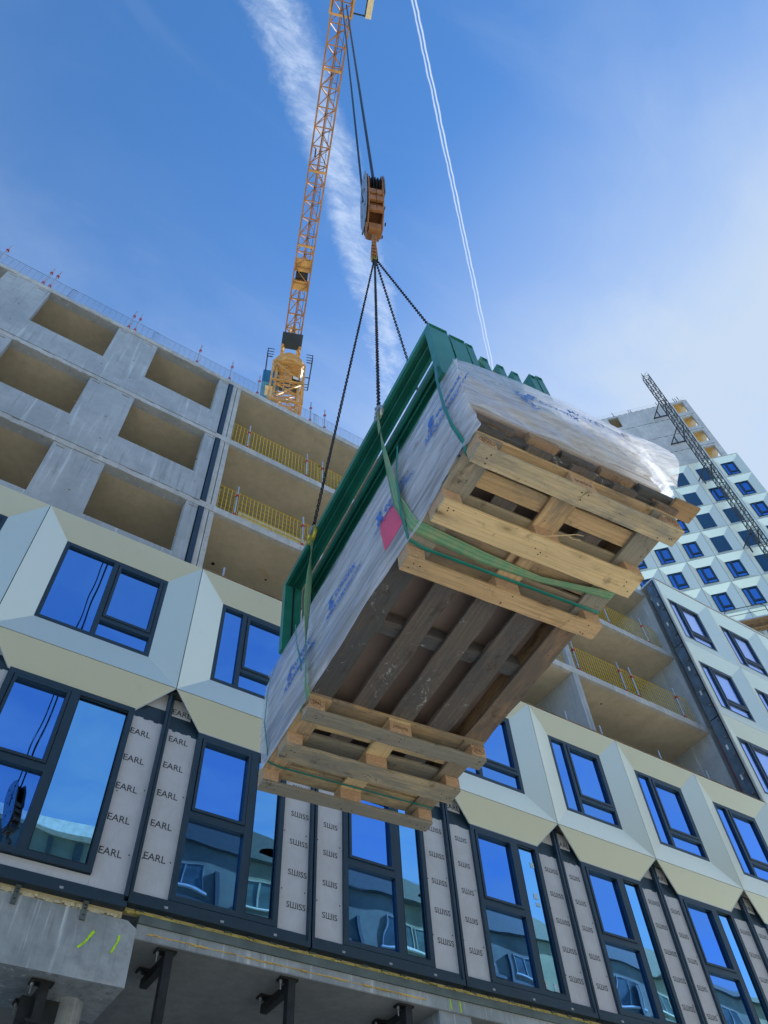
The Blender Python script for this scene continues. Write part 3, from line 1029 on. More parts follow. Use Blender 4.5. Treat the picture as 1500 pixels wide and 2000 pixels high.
guard('yellow mesh guard rail on the upper open floor left of the hanging load', 2.95, 8.25, F[2], (3.39, 5.18, 5.68))
guard('yellow mesh guard rail with cream frame behind it, lower open floor left of load', 2.95, 8.25, F[1], (3.38, 5.18, 7.2))
guard('yellow mesh guard rail on the upper open floor beside the dark strip at right', 13.95, 18.75, F[2], (14.4, 16.36, 18.1))
guard('yellow mesh guard rail on the lower open floor beside the dark strip at right', 13.95, 18.75, F[1], (14.07, 15.88, 16.38, 18.25))
guard('yellow mesh guard rail on the upper open floor behind the hanging load', 8.6, 13.6, F[2], (9.2, 11.0, 13.0))
guard('yellow mesh guard rail on the lower open floor behind the hanging load', 8.6, 13.6, F[1], (9.2, 11.0, 13.0))
guard('short rail posts standing on the lowest open floor just above the clad storey', 3.0, 18.7, Z2 - .1, (3.37, 5.2, 12.86, 14.05, 16.16, 18.0), mat='mesh_grey', h=.45, dx=.6, y=YC + .05)
guard('grey mesh guard rail on the roof edge above the precast walls', XL, 2.5, F[3], (-6.0, -4.2, -3.0, -2.82, -.6, -.42, 1.45, 2.48), mat='mesh_grey', dx=.16, y=YC + .06, h=.70)
guard('grey mesh guard rail on the roof edge above the open floors', 2.62, 18.9, F[3], (3.39, 5.18, 5.68, 7.5, 9.3, 11.2, 13.0, 14.8, 16.6, 18.3), mat='mesh_grey', dx=.16, y=YC + .06, h=.70)

# cream frame leaning behind the railing
t = thing('timber_hoarding', 'pale cream timber frame leaning behind the yellow mesh on the lower open floor', 'hoarding', (4.3, YC + .28, F[1]))
mb = MB(); frame_rect(mb, -.75, 1.15, 0.02, .62, .09, 0, .05); mb.build('frame', 'cream', t)
mb = MB(); mb.box(-.66, 1.06, .02, .03, .11, .53); mb.build('panel', 'cream', t)
mb = MB(); mb.box(.16, .24, -.012, .06, .11, .53); mb.build('strut', 'cream', t)
# eye bolt at the slab edge
t = tag(MB().path([(16.32 + .07 * math.cos(a), YC - .05, Z2 + .10 + .07 * math.sin(a)) for a in np.linspace(0, 2 * PI, 14)[:-1]], .012, 6, True).build('lifting_eye', 'steel'),
        'small steel lifting eye standing on the ledge above the third clad window from the right', 'lifting eye')

# ------------------------------------------------------------------ TOWER BLOCK (turned about 47 degrees)
TH = -0.814
TX, TY, TZ, TW, TH3 = 43.4, 17.18, 57.1, 2.174, 3.0
TM = Matrix.Translation((TX, TY, TZ)) @ Matrix.Rotation(TH, 4, 'Z')      # local x along facade, -y outward
tower = thing('tower_block', 'tall residential tower with pyramid-shaped metal window panels and four bare concrete storeys on top', 'building', matrix=TM)
TB_W = 2.174
tb = bevel_meshes(TB_W, TH3, .42, .66, .46, .72, .22, gap=.012)
tw_ = finish_panes(window_set(.42, TB_W - .66, .46, TH3 - .72, .42 + .30, .46 + .38))
tback = MB().box(-.03, .03, .04, .3, 0, TH3).box(0.03, TB_W - .03, .04, .08, -.03, .03).mesh('facade_panel', 'frame_dark')
blankm = MB().box(.42, TB_W - .66, 0, .03, .46, TH3 - .72).mesh('blank_pane', 'blind')
blanks = {(0, 0), (0, 1), (0, 2), (1, 0), (1, 2), (1, 3), (1, 4), (1, 5), (0, 3), (2, 6), (1, 6), (1, 7), (2, 3), (2, 4), (2, 5)}
mastcol = {(1, 1), (1, 4)}
LEFTC = -5
for r in range(0, 18):
    for c_ in range(LEFTC, 3):
        if c_ < -3 and r < 3: continue
        p = link('facade_panel', tback, tower, (c_ * TW, 0, -(r + 1) * TH3))
        for m in tb: link('bevel', m, p)
        if (c_, r) in blanks and r < 9:
            link('blank_pane', blankm, p, (0, .2, 0))
        else:
            make_window(tower, tw_, (c_ * TW, .19, -(r + 1) * TH3), 'glass', 'glass')
xl = LEFTC * TW
xr = 3 * TW
TOP = 3.65 * TH3
MB().box(xl, xr - .05, .35, 12, -57.1 + GZ, -.02).build('core_wall', 'wall', tower)
MB().box(xr - .05, xr - .02, .02, 12, -57.1 + GZ, -.0).build('side_cladding', 'panel', tower)
xc = 5.9
for r in range(4):
    z0 = r * 2.74; z1 = z0 + 2.74
    ops = [(4.45, 5.46, z0 + .55, z0 + 2.45), (-1.95, -.95, z0 + .55, z0 + 2.45), (-4.6, -3.6, z0 + .55, z0 + 2.45), (-8.0, -7.0, z0 + .55, z0 + 2.45)]
    wall_with_openings('precast_wall', xl, xc, z0 + .02, z1 - .02, .30, .52, ops, 'wall', tower)
    MB().box(xl, xc - .02, .33, 10, z1 - .12, z1 - .021).build('floor_slab', 'soffit', tower)
    mb = MB()
    for k_ in range(30):
        a = xl + k_ * (xc - xl) / 30
        mb.box(a, a + .28, .285, .31, z1 - .05 + random.uniform(-.01, .01), z1 - .02)
    mb.stuff('mortar_joint', 'frame_dark', tower)
    # right return wall with an opening that shows sky, and yellow sheathing inside the corner room
    MB().box(xc - .22, xc, .525, 1.0, z0 + .02, z1 - .13).box(xc - .22, xc, 2.4, 10, z0 + .02, z1 - .13).box(xc - .22, xc, 1.0, 2.4, z0 + .02, z0 + .5).build('return_wall', 'wall', tower)
    MB().box(3.6, 4.40, .53, 3.0, z0 + .02, z1 - .13).build('yellow_sheathing', 'pl_yellow', tower)
    MB().box(4.41, 5.30, 2.6, 2.7, z0 + .02, z1 - .13).build('yellow_sheathing', 'pl_yellow', tower)
    MB().box(4.41, 5.30, .53, 2.6, z1 - .20, z1 - .125).build('yellow_sheathing', 'pl_yellow', tower)
    MB().box(-9, -.3, 5.0, 5.2, z0 + .02, z1 - .13).build('inner_wall', 'wall', tower)
MB().box(xl, xr, -.03, .55, -.0, .06).build('parapet_capping', 'capping', tower)
mb = MB()
for xx in (-4.4, -3.9, -1.2, .35, .55, 3.2, 4.9, 5.1, 5.35):
    h = random.uniform(.7, 1.1)
    mb.tube((xx, .42, 4 * 2.74 - .05), (xx + random.uniform(-.03, .03), .42, 4 * 2.74 + h), .03, 5)
mb.each('rebar_post', 'dark_lattice', tower)
mb = MB()
for zz in (.35, .65):
    mb.tube((xl, .42, 4 * 2.74 + zz), (xc, .42, 4 * 2.74 + zz), .012, 4)
mb.each('edge_wire', 'mesh_grey', tower)

# dark climbing mast standing in front of the tower
mast = thing('hoist_mast', 'slim dark lattice hoist mast rising in front of the tower facade', 'hoist mast', matrix=TM)
mb = MB()
cx, cy, hw = 2.98, -1.5, .27
zlo, zhi = -57.1 + GZ, 14.05
crn = [(cx - hw, cy - hw), (cx + hw, cy - hw), (cx + hw, cy + hw), (cx - hw, cy + hw)]
for a, b in crn:
    mb.tube((a, b, zlo), (a, b, zhi), .045, 5)
mb.build('mast_chord', 'dark_lattice', mast)
mb = MB(); z = -32.0; fl = 0
while z < zhi - .01:
    for i in range(4):
        a, b = crn[i], crn[(i + 1) % 4]
        mb.tube((*a, z), (*b, z), .026, 4, cap=False)
        p, q = (a, b) if fl else (b, a)
        mb.tube((*p, z), (*q, z + .75), .022, 4, cap=False)
    z += .75; fl = 1 - fl
tag(mb.build('lattice_bracing', 'dark_lattice', mast), kind='stuff')
for z in (8.9, 4.0, -2.6, -11.8, -20):
    MB().tube((cx - hw, cy, z), (cx - .9, .3, z - .1), .055, 5).tube((cx + hw, cy, z), (cx + .35, .3, z - .1), .055, 5).tube((cx - .9, .2, z - .1), (cx + .5, .2, z - .1), .06, 5).tube((cx - .6, -.5, z), (cx - .6, -.5, z - 1.2), .06, 5).build('wall_tie', 'dark_lattice', mast)

# work platform on the tower behind the wing parapet
pf = thing('work_platform', 'scaffold platform with curved guard rails on the tower facade beside the wing parapet', 'platform', matrix=TM @ Matrix.Translation((0, 0, -20.2)))
MB().box(-2.6, 6, -1.5, -.1, 0, .10).build('deck', 'post', pf)
mb = MB()
for k_ in range(5):
    mb.box(-2.6, 6, -1.48 + k_ * .28, -1.25 + k_ * .28, -.05, -.002)
mb.each('deck_board', 'bearer', pf)
for x0 in (-2.2, 0.9, 4.0):
    pts = [(x0, -1.45, .1), (x0, -1.45, .9), (x0 + .12, -1.45, 1.1), (x0 + .3, -1.45, 1.18), (x0 + 2.4, -1.45, 1.18), (x0 + 2.6, -1.45, 1.1), (x0 + 2.72, -1.45, .9), (x0 + 2.72, -1.45, .1)]
    MB().path(pts, .03, 6).tube((x0, -1.45, .6), (x0 + 2.72, -1.45, .6), .022, 6).build('guard_hoop', 'dark_lattice', pf)

# ------------------------------------------------------------------ OPPOSITE BUILDINGS (seen in the window panes)
op = thing('office_block', 'grey-green office block across the street, mirrored in the lower window panes', 'building', (8.0, -12, GZ))
MB().box(1.5, 45, -14, 0, 0, 21.9).build('wall', 'opp', op)
MB().box(1.2, 45.3, -14.2, .25, 21.9, 22.15).build('roof', 'opp_dark', op)
wm = MB(); frame_rect(wm, 0, 1.7, 0, 1.2, .045, 0, .06); wm.box(.82, .88, .0, .06, .07, 1.13)
wm = wm.mesh('window', 'opp_window')
pm = MB().box(.07, 1.63, 0, .03, .07, 1.13).mesh('pane', 'pane_plain')
sm = MB().box(-.1, 1.8, 0, .14, -.08, -.0).mesh('sill', 'white')
for r in range(6):
    x = 2.2
    while x < 42:
        o = link('window', wm, op, (x, .002, 19.75 - r * 3.2))
        link('pane', pm, o); link('sill', sm, o)
        x += random.choice((1.9, 2.6, 3.6, 5.0))
    MB().box(1.45, 45.05, 0, .12, 19.2 - r * 3.2, 19.36 - r * 3.2).build('string_course', 'opp_dark', op)
for x in (4.5, 12.0, 21.0, 30.0):
    mb = MB(); n = 14
    pts = [(x + 5.6 * math.cos(PI * i / n), .2, 22.1 + 1.0 * math.sin(PI * i / n)) for i in range(n + 1)]
    mb.slabquad(pts, (0, -12, 0)); mb.build('vaulted_roof', 'opp_dark', op)
    MB().box(x - .1, x + .1, .0, .22, .3, 20.7).build('downpipe', 'opp_dark', op)
op2 = thing('corner_house', 'lower dark house with pale cornice across the street, mirrored in the leftmost window', 'house', (-4, -12, GZ))
MB().box(-14, 12.6, -12, 0, 0, 20.6).build('wall', 'opp', op2)
MB().box(-14.2, 12.8, -12.2, .4, 20.6, 21.1).build('cornice', 'white', op2)
for r in range(4):
    for k_ in range(8):
        o = link('window', wm, op2, (-13 + k_ * 3.1, .002, 17.6 - r * 3.2))
        link('pane', pm, o); link('sill', sm, o)
mb = MB()
for k_ in range(26):
    mb.box(-13.9 + k_, -13.7 + k_, .0, .05, .3, 20.5)
mb.each('wall_rib', 'opp_dark', op2)

# ------------------------------------------------------------------ TOWER CRANE
JH = 65.0
cm = Vector((11.2, 27.7, 0))
jd = Vector((-.351, -.936, 0)).normalized()
jn = Vector((-jd.y, jd.x, 0))
crane = thing('tower_crane', 'yellow lattice tower crane rising behind the building with its jib reaching overhead', 'crane', (cm.x, cm.y, GZ))
CI = Matrix.Translation((-cm.x, -cm.y, -GZ))


def cpart(mb, name, mat, parent=None, stuff=False):
    o = mb.build(name, mat, parent or crane)
    if parent is None:
        o.matrix_parent_inverse = CI
    if stuff: tag(o, kind='stuff')
    return o


def cp(s, t_, z):       # point from jib coordinates
    return cm + jd * s + jn * t_ + Vector((0, 0, z))


hw = 0.95
mb = MB(); mc = [(-hw, -hw), (hw, -hw), (hw, hw), (-hw, hw)]
for a, b in mc:
    mb.bar(cp(a, b, GZ), cp(a, b, 61.2), .20, .20, up=jd)
cpart(mb, 'mast_chord', 'yellow')
mb = MB(); z = 19.0; f_ = 0
while z < 60.5:
    for i in range(4):
        a, b = mc[i], mc[(i + 1) % 4]
        mb.bar(cp(*a, z), cp(*b, z), .09, .09)
        p, q = (a, b) if f_ else (b, a)
        mb.bar(cp(*p, z), cp(*q, z + 1.4), .09, .09)
        if int(z / 1.4) % 2 == 0:
            mb.bar(cp(*q, z), cp(*p, z + 1.4), .05, .05)
    z += 1.4; f_ = 1 - f_
cpart(mb, 'mast_bracing', 'yellow', stuff=True)
mb = MB()
for k_ in range(8):
    zz = 20 + k_ * 5.6
    mb.slabquad([cp(-.9, -.9, zz), cp(.2, -.9, zz), cp(.2, .9, zz), cp(-.9, .9, zz)], (0, 0, .05))
cpart(mb, 'rest_platform', 'dark_lattice')
mb = MB()
for s_ in (-.25, .25):
    mb.bar(cp(.5, s_, 19), cp(.5, s_, 60), .04, .04)
z = 19
while z < 60:
    mb.bar(cp(.5, -.25, z), cp(.5, .25, z), .03, .03); z += .35
cpart(mb, 'ladder', 'steel', stuff=True)
# climbing collar just under the top
mb = MB()
for a, b in ((-1.3, -1.3), (1.3, -1.3), (1.3, 1.3), (-1.3, 1.3)):
    mb.bar(cp(a, b, 53.5), cp(a, b, 60.2), .15, .15, up=jd)
for zz in (53.5, 56.8, 60.2):
    for (a, b), (c_, d_) in (((-1.3, -1.3), (1.3, -1.3)), ((1.3, -1.3), (1.3, 1.3)), ((1.3, 1.3), (-1.3, 1.3)), ((-1.3, 1.3), (-1.3, -1.3))):
        mb.bar(cp(a, b, zz), cp(c_, d_, zz), .14, .16)
for (a, b), (c_, d_) in (((-1.3, -1.3), (1.3, -1.3)), ((1.3, -1.3), (1.3, 1.3)), ((1.3, 1.3), (-1.3, 1.3)), ((-1.3, 1.3), (-1.3, -1.3))):
    mb.bar(cp(a, b, 53.5), cp(c_, d_, 56.8), .12, .12); mb.bar(cp(c_, d_, 56.8), cp(a, b, 60.2), .12, .12)
cpart(mb, 'climbing_collar', 'yellow')
# slewing ring and turntable
mb = MB().tube(cp(0, 0, 61.2), cp(0, 0, 61.9), 1.15, 24, 1.4).tube(cp(0, 0, 61.9), cp(0, 0, 63.0), 1.1, 24, .95)
cpart(mb, 'slewing_ring', 'yellow')
mb = MB()
for t_ in (-1.9, 1.9):
    for s_ in (-1.2, 1.2):
        for zz in (61.2, 62.2):
            pass
    for zz in (61.1, 61.6, 62.15):
        mb.tube(cp(-1.4, t_, zz), cp(1.4, t_, zz), .035, 5)
        mb.tube(cp(-1.4, t_, zz), cp(-1.4, t_ * .72, zz), .035, 5)
        mb.tube(cp(1.4, t_, zz), cp(1.4, t_ * .72, zz), .035, 5)
    for s_ in (-1.4, -.5, .5, 1.4):
        mb.tube(cp(s_, t_, 61.1), cp(s_, t_, 62.2), .035, 5)
cpart(mb, 'walkway_rail', 'black')
mb = MB()
for t_ in (-1.9, 1.9):
    mb.bar(cp(-1.4, t_ * .98, 61.05), cp(1.4, t_ * .98, 61.05), .07, .07); mb.bar(cp(-.2, t_, 61.05), cp(-.2, t_ * .75, 61.05), .07, .07); mb.bar(cp(1.2, t_, 61.05), cp(1.2, t_ * .75, 61.05), .07, .07)
cpart(mb, 'walkway_grating', 'dark_lattice')
# jib root and head
mb = MB()
for t_ in (-.75, .75):
    mb.bar(cp(-1, t_, 63), cp(1.2, t_, 64.3), .22, .3); mb.bar(cp(-1.2, t_, 63), cp(-1.2, t_, 66.5), .2, .2); mb.bar(cp(1, t_, 63), cp(.2, t_ * .2, 70.5), .18, .18); mb.bar(cp(-1.2, t_, 66.5), cp(.2, t_ * .2, 70.5), .15, .15)
cpart(mb, 'crane_head', 'yellow')
# cab
cabc = Vector((10.15, 28.85, 58.6))
cabm = MB()
base = [(-.65, -.95), (.65, -.95), (.65, .75), (-.65, .75)]
top = [(-.65, -.75), (.65, -.75), (.65, .75), (-.65, .75)]
vs = [cabc + jn * a - jd * b * -1 + Vector((0, 0, 0)) for a, b in base] + [cabc + jn * a + jd * b + Vector((0, 0, 2.2)) for a, b in top]
cabm.add(vs, [(3, 2, 1, 0), (4, 5, 6, 7), (0, 1, 5, 4), (1, 2, 6, 5), (2, 3, 7, 6), (3, 0, 4, 7)])
cab = cpart(cabm, 'operator_cab', 'cab')
mb = MB().bar(cabc - jn * .3 + Vector((0, 0, -.03)), cabc + jn * .3 + Vector((0, 0, -.03)), .9, .04)
cpart(mb, 'cab_floor', 'cream', cab)
mb = MB().bar(cabc + jn * .75 + Vector((0, 0, -4)), cabc + jn * .75 + Vector((0, 0, 2.4)), .12, .12).bar(cabc + jn * .75 + jd * .6 + Vector((0, 0, -4)), cabc + jn * .75 + jd * .6 + Vector((0, 0, 2.4)), .08, .08)
cpart(mb, 'cab_support', 'steel')
mb = MB().slabquad([cp(1.25, .35, 57.2), cp(1.25, .95, 57.0), cp(1.25, .95, 57.6), cp(1.25, .35, 57.8)], tuple(jd * .12))
cpart(mb, 'work_lamp', 'black')
mb = MB().slabquad([cp(1.38, .42, 57.28), cp(1.38, .88, 57.12), cp(1.38, .88, 57.52), cp(1.38, .42, 57.72)], tuple(jd * .02))
cpart(mb, 'lamp_glass', 'lampglass')
# jib: two bottom chords and one top chord
JL0, JL1 = 1.2, 42.0
hb = .68
mb = MB()
for t_ in (-hb, hb):
    mb.bar(cp(JL0, t_, JH - .55), cp(JL1, t_, JH - .55), .13, .13)
mb.bar(cp(JL0, 0, JH + .85), cp(JL1, 0, JH + .85), .14, .14)
cpart(mb, 'jib_chord', 'jib')
mb = MB(); s_ = JL0; f_ = 0
step = 1.35
while s_ < JL1 - step:
    mb.bar(cp(s_, -hb, JH - .55), cp(s_, hb, JH - .55), .08, .08)
    a, b = (-hb, hb) if f_ else (hb, -hb)
    mb.bar(cp(s_, a, JH - .55), cp(s_ + step, b, JH - .55), .06, .06)
    for t_ in (-hb, hb):
        mb.bar(cp(s_, t_, JH - .55), cp(s_ + step / 2, 0, JH + .85), .065, .065)
        mb.bar(cp(s_ + step / 2, 0, JH + .85), cp(s_ + step, t_, JH - .55), .065, .065)
    s_ += step; f_ = 1 - f_
cpart(mb, 'jib_bracing', 'jib', stuff=True)
mb = MB()
for t_ in (.10, .45):
    mb.bar(cp(2, t_, JH - .42), cp(26, t_, JH - .42), .035, .035)
s_ = 2
while s_ < 26:
    mb.bar(cp(s_, .10, JH - .42), cp(s_, .45, JH - .42), .03, .03); s_ += 1.1
cpart(mb, 'jib_walkway', 'dark_lattice', stuff=True)
# banner near the jib root, winch and pulleys inside the jib
q = [cp(.75, -.88, JH - .9), cp(2.25, -.88, JH - .9), cp(2.25, .88, JH - .9), cp(.75, .88, JH - .9)]
banner = cpart(MB().slabquad(q, (0, 0, .08)), 'banner', 'channel')
mb = MB(); mb.slabquad([cp(7.6, -.62, JH - .5), cp(8.6, -.62, JH - .5), cp(8.6, .62, JH - .5), cp(7.6, .62, JH - .5)], (0, 0, .5))
mb.slabquad([cp(6.0, -.62, JH - .5), cp(6.8, -.62, JH - .5), cp(6.8, .62, JH - .5), cp(6.0, .62, JH - .5)], (0, 0, .4))
cpart(mb, 'winch_housing', 'yellow')
cpart(MB().tube(cp(7.2, -.5, JH - .1), cp(7.2, .5, JH - .1), .38, 16), 'winch_drum', 'black')
cpart(MB().tube(cp(16.8, -.40, JH - .1), cp(16.8, -.30, JH - .1), .32, 16), 'pulley', 'black')
for s_ in (15.6, 9.8, 22.6):
    cpart(MB().bar(cp(s_, -hb, JH - .6), cp(s_, hb, JH - .6), .16, .2), 'jib_joint', 'yellow')
# trolley with its side basket
HX, HY = 1.93, 2.42
hook_s = (Vector((HX, HY, 0)) - cm).dot(jd)
mb = MB()
for s_ in (hook_s - .9, hook_s + .9):
    mb.bar(cp(s_, -hb - .12, JH - .75), cp(s_, hb + .12, JH - .75), .14, .14)
for t_ in (-hb - .1, hb + .1):
    mb.bar(cp(hook_s - .9, t_, JH - .75), cp(hook_s + .9, t_, JH - .75), .12, .12)
cpart(mb, 'trolley', 'yellow')
basket = MB()
for t0, t1 in ((hb + .2, hb + 1.0),):
    for zz in (JH - .9, JH + .1):
        for a, b in (((hook_s - .6, t0), (hook_s - .6, t1)), ((hook_s + .4, t0), (hook_s + .4, t1)), ((hook_s - .6, t1), (hook_s + .4, t1))):
            basket.bar(cp(*a, zz), cp(*b, zz), .05, .05)
    for a, b in ((hook_s - .6, t1), (hook_s + .4, t1), (hook_s - .6, t0), (hook_s + .4, t0)):
        basket.bar(cp(a, b, JH - .9), cp(a, b, JH + .1), .05, .05)
cpart(basket, 'maintenance_basket', 'black')
cpart(MB().slabquad([cp(hook_s - .7, hb + 1.02, JH - .95), cp(hook_s + .5, hb + 1.02, JH - .95), cp(hook_s + .5, hb + 1.42, JH - .95), cp(hook_s - .7, hb + 1.42, JH - .95)], (0, 0, .9)), 'load_sign', 'cream')

# ================================================================== HOOK BLOCK
HOOKZ = 9.82
hb0 = Vector((HX, HY, HOOKZ))                  # bearing point of the hook
top = Vector((1.735, 2.04, 11.62))
ax = (top - hb0).normalized()                  # axis of the hanging block
viewv = hb0.normalized()
sx = Vector((0.93, -.33, 0)); sx = (sx - ax * sx.dot(ax)).normalized()
sy = ax.cross(sx)
HM = Matrix(((sx.x, sy.x, ax.x, hb0.x), (sx.y, sy.y, ax.y, hb0.y), (sx.z, sy.z, ax.z, hb0.z), (0, 0, 0, 1))) @ Matrix.Diagonal((.66, .76, .97, 1))
hb_ = thing('hook_block', 'weathered orange crane hook block with rope sheaves and hanging hook', 'hook block', matrix=HM)


def plate(x0, x1, prof):
    """side plate: profile in (y,z) extruded in x"""
    mb = MB(); n = len(prof)
    mb.add([(x0, y, z) for y, z in prof] + [(x1, y, z) for y, z in prof],
           [tuple(range(n - 1, -1, -1)), tuple(range(n, 2 * n))] + [(i, (i + 1) % n, (i + 1) % n + n, i + n) for i in range(n)])
    return mb


prof = [(-.10, .42), (.10, .42), (.24, .75), (.27, 1.1), (.26, 1.5), (.16, 1.78), (0, 1.84), (-.16, 1.78), (-.26, 1.5), (-.27, 1.1), (-.24, .75)]
plate(.135, .16, prof).build('side_plate', 'orange', hb_)
plate(-.16, -.135, prof).build('side_plate', 'orange', hb_)
prof2 = [(y * 1.12, z + .02) for y, z in prof]
plate(.172, .185, [(y, z) for y, z in prof2 if z > .9]).build('rope_guard', 'steel', hb_)
plate(-.200, -.187, [(y * .9, z + .06) for y, z in prof2]).build('rope_guard', 'steel', hb_)
for x in (-.09, -.03, .03, .09):
    mb = MB()
    for (a, ra), (b, rb) in (((x - .024, .245), (x - .008, .21)), ((x - .008, .21), (x + .008, .21)), ((x + .008, .21), (x + .024, .245))):
        mb.tube((a, 0, 1.52), (b, 0, 1.52), ra, 28, rb)
    mb.build('sheave', 'black', hb_)
MB().tube((-.22, 0, 1.52), (.22, 0, 1.52), .045, 12).build('axle', 'steel', hb_)
for z in (1.16, .98, .70):
    MB().bevbox(-.134, .134, -.26, -.20, z - .05, z + .07, .01).build('spacer', 'orange', hb_)
    MB().bevbox(-.134, .134, .20, .25, z - .05, z + .07, .01).build('spacer', 'orange', hb_)
MB().box(-.125, .125, -.17, .17, .84, 1.30).build('ballast_plate', 'orange', hb_)
MB().box(-.005, .005, -.265, -.262, .7, 1.24).build('seam', 'black', hb_)
mb = MB()
for x in (-.205, .19):
    for z in (.52, .95, 1.35, 1.7):
        mb.tube((x, 0.12, z), (x + .02, .12, z), .028, 6); mb.tube((x, -.12, z), (x + .02, -.12, z), .028, 6)
mb.stuff('bolt', 'black', hb_)
MB().bevbox(-.12, .12, -.12, .12, .36, .52, .02).build('swivel_housing', 'orange', hb_)
# the hook itself, swept and tapered
pts = []
for k_ in range(22):
    a = math.radians(80 - k_ * 14.5)
    pts.append((.04 * math.cos(a) - .01, .145 * math.cos(a) - .02, .02 + .155 * math.sin(a)))
rr = [.045 + .028 * math.sin(min(1, k_ / 14) * PI) * (1 if k_ < 15 else .7) * (1 if k_ < 19 else .55) for k_ in range(22)]
pts = [(-.0, 0, .40), (.0, 0, .25)] + pts
rr = [.05, .05] + rr
mb = MB()
for a, b, r0, r1 in zip(pts[:-1], pts[1:], rr[:-1], rr[1:]):
    mb.tube(a, b, r0, 14, r1)
mb.build('hook', 'orange', hb_, smooth=True)
MB().bar((-.02, -.09, .17), (.0, .02, .03), .05, .012).build('safety_latch', 'brass', hb_)
MB().tube((-.19, -.1, .42), (-.19, -.1, .10), .012, 6).tube((-.19, -.16, .42), (-.19, -.16, .10), .012, 6).tube((-.19, -.1, .10), (-.19, -.16, .10), .012, 6).build('handle', 'orange', hb_)

# hoist ropes
for k_, (dx, dz, tx, lab) in enumerate(((-.20, 1.2, -.22, 'thin dark hoist rope running up from the left side of the hook block'), (.05, 1.6, .12, 'thicker dark hoist rope running up from the top of the hook block'))):
    a = HM @ Vector((dx, -.0, dz))
    b = Vector((1.98 + tx, 2.60, JH - .8))
    o = MB().tube(a, b, .016 if k_ == 0 else .022, 6, .045 if k_ == 0 else .06).build('hoist_rope', 'rope')
    tag(o, lab, 'rope', 'hoist ropes between trolley and hook block')

# ================================================================== LOAD
LO = Vector((1.47, 1.24, 3.03))
U = Vector((math.cos(math.radians(-5)), math.sin(math.radians(-5)), 0))
Wv = Vector((math.cos(math.radians(84.6)), math.sin(math.radians(84.6)), -.03)).normalized()
U = (U - Wv * U.dot(Wv)).normalized()
Vv = U.cross(Wv)
LM = Matrix(((U.x, Wv.x, Vv.x, LO.x), (U.y, Wv.y, Vv.y, LO.y), (U.z, Wv.z, Vv.z, LO.z), (0, 0, 0, 1)))


def lthing(name, label, cat, off=(0, 0, 0), group=None):
    return thing(name, label, cat, group=group, matrix=LM @ Matrix.Translation(off))


def board_mesh(L, B, T, seg=10, jit=.0018, chip=0.0, seed=0):
    """plank with grain along local x, centred in y/z, worn edges"""
    rn = random.Random(seed)
    mb = MB(); b = .003
    pr = [(-B / 2 + b, -T / 2), (B / 2 - b, -T / 2), (B / 2, -T / 2 + b), (B / 2, T / 2 - b), (B / 2 - b, T / 2), (-B / 2 + b, T / 2), (-B / 2, T / 2 - b), (-B / 2, -T / 2 + b)]
    vs = []
    ph = rn.random() * 50
    for i in range(seg + 1):
        x = L * i / seg
        if i in (0, seg): x += rn.uniform(-.002, .002)
        for k_, (y, z) in enumerate(pr):
            e = noise.noise(Vector((x * 4 + ph, k_ * 3.1, 0))) * jit * 1.5 + rn.uniform(-jit, jit) * .5
            if chip and abs(y) > B / 2 - .006 and rn.random() < .12:
                e -= chip
            vs.append((x, y + math.copysign(e, y), z + noise.noise(Vector((x * 2 + ph, 9, 3))) * jit * 1.2))
    fs = [tuple(range(7, -1, -1)), tuple(range(seg * 8, seg * 8 + 8))]
    for i in range(seg):
        for k_ in range(8):
            fs.append((i * 8 + k_, i * 8 + (k_ + 1) % 8, (i + 1) * 8 + (k_ + 1) % 8, (i + 1) * 8 + k_))
    mb.add(vs, fs)
    return mb


RX = (0, 0, 0); RY = (0, 0, PI / 2)
STAMP = text_mesh('EPAL', .036, 'ink_brown', align='CENTER')
ring = MB()
n = 28
ring.path([(.052 * math.cos(2 * PI * k_ / n), .026 * math.sin(2 * PI * k_ / n) + .013, 0) for k_ in range(n)], .0010, 4, True)
RING = ring.mesh('stamp_ring', 'ink_brown')


